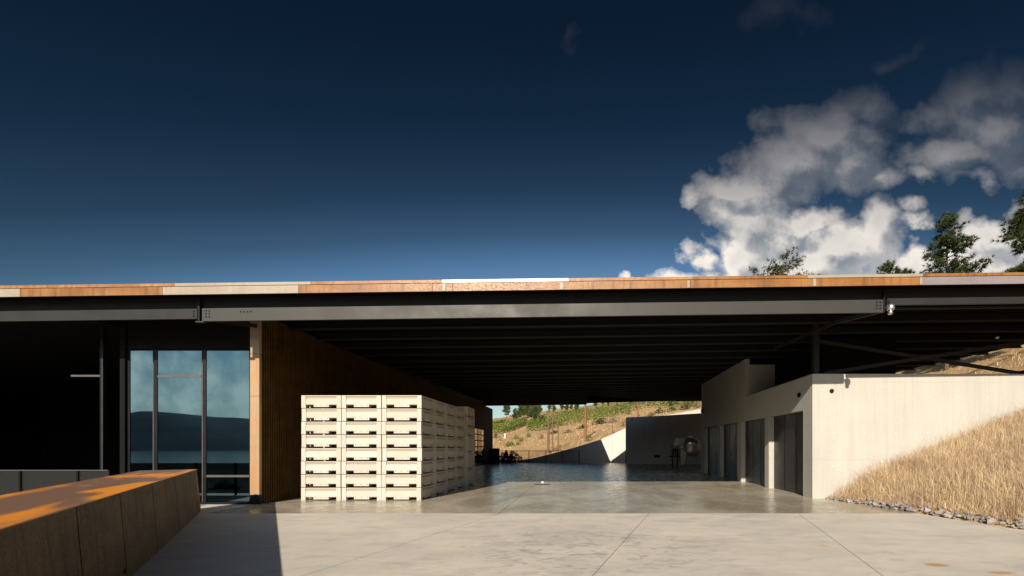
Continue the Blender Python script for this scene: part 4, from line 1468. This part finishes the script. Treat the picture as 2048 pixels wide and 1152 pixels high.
# pines on the far hill
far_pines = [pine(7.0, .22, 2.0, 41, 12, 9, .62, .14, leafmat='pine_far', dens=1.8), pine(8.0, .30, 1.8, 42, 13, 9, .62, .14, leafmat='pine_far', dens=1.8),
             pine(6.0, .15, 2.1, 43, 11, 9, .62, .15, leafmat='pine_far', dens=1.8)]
spots = [  # px, foot py, top py, mesh
    (992, 830, 814, 1), (1013, 842, 811, 1), (1031, 842, 822, 2), (1047, 838, 812, 0), (1056, 844, 811, 1), (1063, 842, 809, 0), (1074, 834, 812, 2),
    (1099, 826, 810, 1), (1107, 827, 811, 0), (1124, 826, 808, 1), (1134, 825, 809, 0), (1153, 821, 808, 2), (1143, 824, 810, 1), (1021, 830, 814, 2), (1001, 829, 815, 0),
    (1192, 817, 803, 0), (1206, 814, 803, 1), (1217, 812, 801, 2), (1233, 810, 800, 0), (1342, 818, 801, 2), (1352, 812, 800, 0), (1384, 812, 798, 1), (1393, 813, 797, 2), (1372, 810, 798, 0), (1325, 812, 802, 1), (1262, 812, 801, 2), (1040, 846, 814, 1), (1069, 846, 811, 0), (1080, 832, 812, 1)]
for i, (px, fy, ty_, k) in enumerate(spots):
    p = at(px, fy)
    hgt = (fy - ty_) * p.y / F
    plant_tree("hill_pine", far_pines[k], p, "%s small pine along the hill crest, counted from the batten wall" % ORD[sorted(q[0] for q in spots).index(px)] if sorted(q[0] for q in spots).index(px) < 24 else "%s pine on the hill crest from the edge of the bay block" % (ORD[28 - sorted(q[0] for q in spots).index(px)]),
               "small pines along the hill crest", 1.22 * hgt / (7.0, 8.0, 6.0)[k], i * 1.3)

# vineyard
def vine_row(name, pxs, t, lab, seed, mat_='vine', hgt=1.5, size=.42, ngap=1.0):
    rr = np.random.default_rng(seed)
    pts = []
    for (px, y_hi, y_lo) in pxs:
        pts.append(at(px, y_hi + (y_lo - y_hi) * t))
    C = []
    for a, b in zip(pts[:-1], pts[1:]):
        L = (b - a).length
        if L > 60: continue
        n = int(L * 24 * ngap)
        f = rr.random(n)
        x = a.x + (b.x - a.x) * f + rr.normal(0, .22, n)
        y = a.y + (b.y - a.y) * f + rr.normal(0, .22, n)
        z = height(x, y) + hgt * rr.random(n) ** .8
        C.append(np.stack([x, y, z], -1))
    C = np.concatenate(C)
    V, Fq, T = leaf_quads(C, size, rr.uniform(0, 1, len(C)), seed=seed)
    org = pts[0]
    root = thing(name, lab, "vine row", tuple(org), "vine rows on the dry hillside")
    o = bpy.data.objects.new("foliage", np_mesh("foliage", V - np.array(tuple(org)), Fq, M[mat_], T))
    COL.objects.link(o); o.parent = root
    for p in (pts[0], pts[-1]):
        part("trellis_post", MB().box(p.x - .07, p.x + .07, p.y - .07, p.y + .07, p.z - .2, p.z + hgt + .25), M['pole'], root)
    return root
bandB = [(1055, 851, 863), (1086, 838, 861), (1123, 830, 852), (1172, 823, 844), (1209, 818, 838), (1256, 811, 827)]
bandA = [(984, 849, 871), (1002, 847, 868), (1020, 845, 863), (1053, 841, 848)]
for j in range(7):
    vine_row("vine_row", bandB, j / 6, "%s vine row up the slope in the long green band crossing the hill" % ORD[6 - j], 60 + j)
for j in range(6):
    vine_row("vine_row", bandA, j / 5, "%s vine row up the slope in the short green plot nearest the batten wall" % ORD[5 - j], 80 + j)
bandC = [(1256, 808, 824), (1300, 806, 815), (1345, 803, 814), (1400, 800, 815)]
for j in range(4):
    vine_row("vine_row", bandC, j / 3, "%s vine row up the slope above the shaded rear wall" % ORD[3 - j], 95 + j, 'shrub', 1.6, .5, .6)

# shrubs and brush on the hill
def shrub(px, py, wpx, hpx, m_, lab, seed, name="shrub", cat="shrub", n=420, y0=45.0, loc=None):
    rr = np.random.default_rng(seed)
    p = at(px, py, y0) if loc is None else Vector(loc)
    w_, h_ = wpx * p.y / F / 2, hpx * p.y / F
    a = rr.uniform(0, 2 * np.pi, n); r = np.sqrt(rr.random(n)); z = rr.random(n)
    wob = 1 + .3 * np.sin(a * 3 + seed) + .2 * np.sin(a * 5 + seed * 2)
    rad = r * w_ * wob * np.sqrt(np.clip(1 - (z * .95) ** 2, 0, 1))
    C = np.stack([rad * np.cos(a), rad * np.sin(a) * .7, z * h_ * (1 + .25 * np.sin(a * 2 + seed))], -1)
    C[:, 2] += height(p.x + C[:, 0], p.y + C[:, 1]) - p.z if loc is None else 0
    V, Fq, T = leaf_quads(C, max(.10, w_ * .22), rr.uniform(0, 1, n), seed=seed)
    r_ = thing(name, lab, cat, tuple(p))
    o = bpy.data.objects.new("foliage", np_mesh("foliage", V, Fq, M[m_], T))
    COL.objects.link(o); o.parent = r_
    st = MB()
    for q in range(4):
        an = q * 1.6 + seed
        st.tube([(0, 0, -.1), (w_ * .3 * math.cos(an), w_ * .3 * math.sin(an), h_ * .6)], [.03, .012], 5)
    o2 = bpy.data.objects.new("stem", st.mesh("stem", M['bark']))
    COL.objects.link(o2); o2.parent = r_
    return r_
for i, (px, py, w_, h_, m_, lab) in enumerate((
    (1032, 879, 16, 8, 'shrub', "round green shrub on the tan slope above the railing"),
    (1043, 884, 16, 9, 'shrub', "green shrub just below its round neighbour on the tan slope"),
    (1020, 893, 24, 9, 'shrub', "broad low green shrub above the railing end by the dark box"),
    (1036, 890, 12, 5, 'shrub', "flat green shrub tucked beside the broad low one"),
    (1057, 875, 14, 8, 'shrub', "olive shrub near the grey brush pile"),
    (1000, 882, 8, 4, 'shrub', "little olive tuft below the white stake"),
    (1166, 857, 22, 7, 'shrub_dark', "dark scrub patch left of the red brown pole"),
    (1200, 848, 30, 9, 'shrub_dark', "dark scrub under the vine band behind the red brown pole"),
    (1226, 845, 24, 9, 'brush', "dry brush under the vine band near the sunlit wall"),
    (1176, 882, 18, 8, 'shrub', "olive tuft at the foot of the red brown pole"),
    (1246, 853, 14, 12, 'shrub', "upright olive bush beside the corner of the rear wall"),
    (1258, 829, 14, 16, 'shrub', "tall grey green bush over the corner of the rear wall"),
    (1318, 827, 22, 10, 'shrub_dark', "dark bush on the tan knoll above the rear wall"),
    (1302, 832, 20, 6, 'shrub', "low green bush along the top of the rear wall"),
    (1345, 822, 30, 10, 'shrub', "yellow green bush above the sunlit sloping wall"),
    (1372, 819, 26, 12, 'shrub_dark', "dark bush beside two thin red poles"),
    (1394, 816, 18, 12, 'brush', "brown brush next to the bay block edge"),
    (1082, 878, 16, 8, 'brush', "grey brush pile on the slope before the wooden poles"),
    (1108, 868, 22, 6, 'shrub_dark', "dark brush heap behind the middle wooden pole"),
    (1135, 866, 26, 6, 'brush', "long low brush heap on the slope by the thin pole"),
    (1000, 846, 30, 5, 'shrub_dark', "dark hedge line under the crest pines"),
    (991, 876, 14, 9, 'shrub_dark', "dark shrub at the low corner of the short vine plot"),
    (1096, 826, 10, 5, 'shrub', "small round bush on the tan crest"),
    (1050, 852, 10, 5, 'shrub', "small green bush in the gap between the vine plots"))):
    shrub(px, py, w_, h_, m_, lab, 200 + i, n=260)
Xb = (1017 - CX) * 44.9 / F
shrub(1017, 0, 46, 25, 'shrub_dark', "dark leafy bush growing behind the railing at its end", 240, n=900, loc=(Xb, 44.9, -.35))
def terrace_bush():
    rr = np.random.default_rng(241)
    d = rr.normal(size=(700, 3)); d /= np.linalg.norm(d, axis=1)[:, None]
    C = d * (rr.random(700) ** .4)[:, None] * np.array([.55, .5, .5]) + np.array([0, 0, .45])
    V, Fq, T = leaf_quads(C, .12, rr.uniform(0, 1, 700), seed=241)
    r_ = thing("shrub", "dark round bush beyond the terrace guard mirrored in the glass", "shrub", (-14.6, 6.4, float(height(-14.6, 6.4)) + .1))
    o = bpy.data.objects.new("foliage", np_mesh("foliage", V, Fq, M['shrub_dark'], T)); COL.objects.link(o); o.parent = r_
terrace_bush()

# wooden poles
def pole(px, foot, top_, wpx, m_, lab, y0=45.0, Y=None):
    p = at(px, foot, y0) if Y is None else Vector(((px - CX) * Y / F, Y, EYE + (HY - foot) * Y / F))
    g = float(height(p.x, p.y))
    h = (foot - top_) * p.y / F
    r = wpx * p.y / F / 2
    ln = random.uniform(-.012, .012) * h
    mb = MB().tube([(p.x, p.y, min(g, p.z) - .3), (p.x + ln * .5, p.y, p.z + h * .5), (p.x + ln, p.y, p.z + h)], [r * 1.1, r, r * .85], 9)
    return single("wooden_pole", mb, M[m_], lab, "pole", (p.x, p.y, p.z), "wooden poles standing on the hillside")
pole(1096.5, 906, 843, 4.6, 'pole', "thickest weathered grey pole beyond the railing")
pole(1105.5, 905, 808, 2.6, 'pole', "tall middle pole beyond the railing reaching the roof line")
pole(1116, 903, 840, 2.2, 'pole', "thin short pole of the three beyond the railing")
pole(1171, 876, 806, 4.6, 'pole_red', "thick red brown pole with its shadow on the slope")
pole(1276, 834, 809, 3.0, 'pole_red', "red pole behind the top of the rear wall")
pole(1225.5, 868, 842, 1.6, 'pole', "thin dark post above the sunlit part of the wing wall")
pole(1362, 819, 806, 2.0, 'pole_red', "thinner of two red poles above the sloping wall")
pole(1373.5, 818, 802, 2.6, 'pole_red', "thicker of two red poles above the sloping wall")
p = at(1010, 877)
single("marker_stake", MB().box(p.x - .09, p.x + .09, p.y - .05, p.y + .05, p.z - .1, p.z + 1.05), M['white'], "short white stake on the slope below the vine plot", "stake", tuple(p))
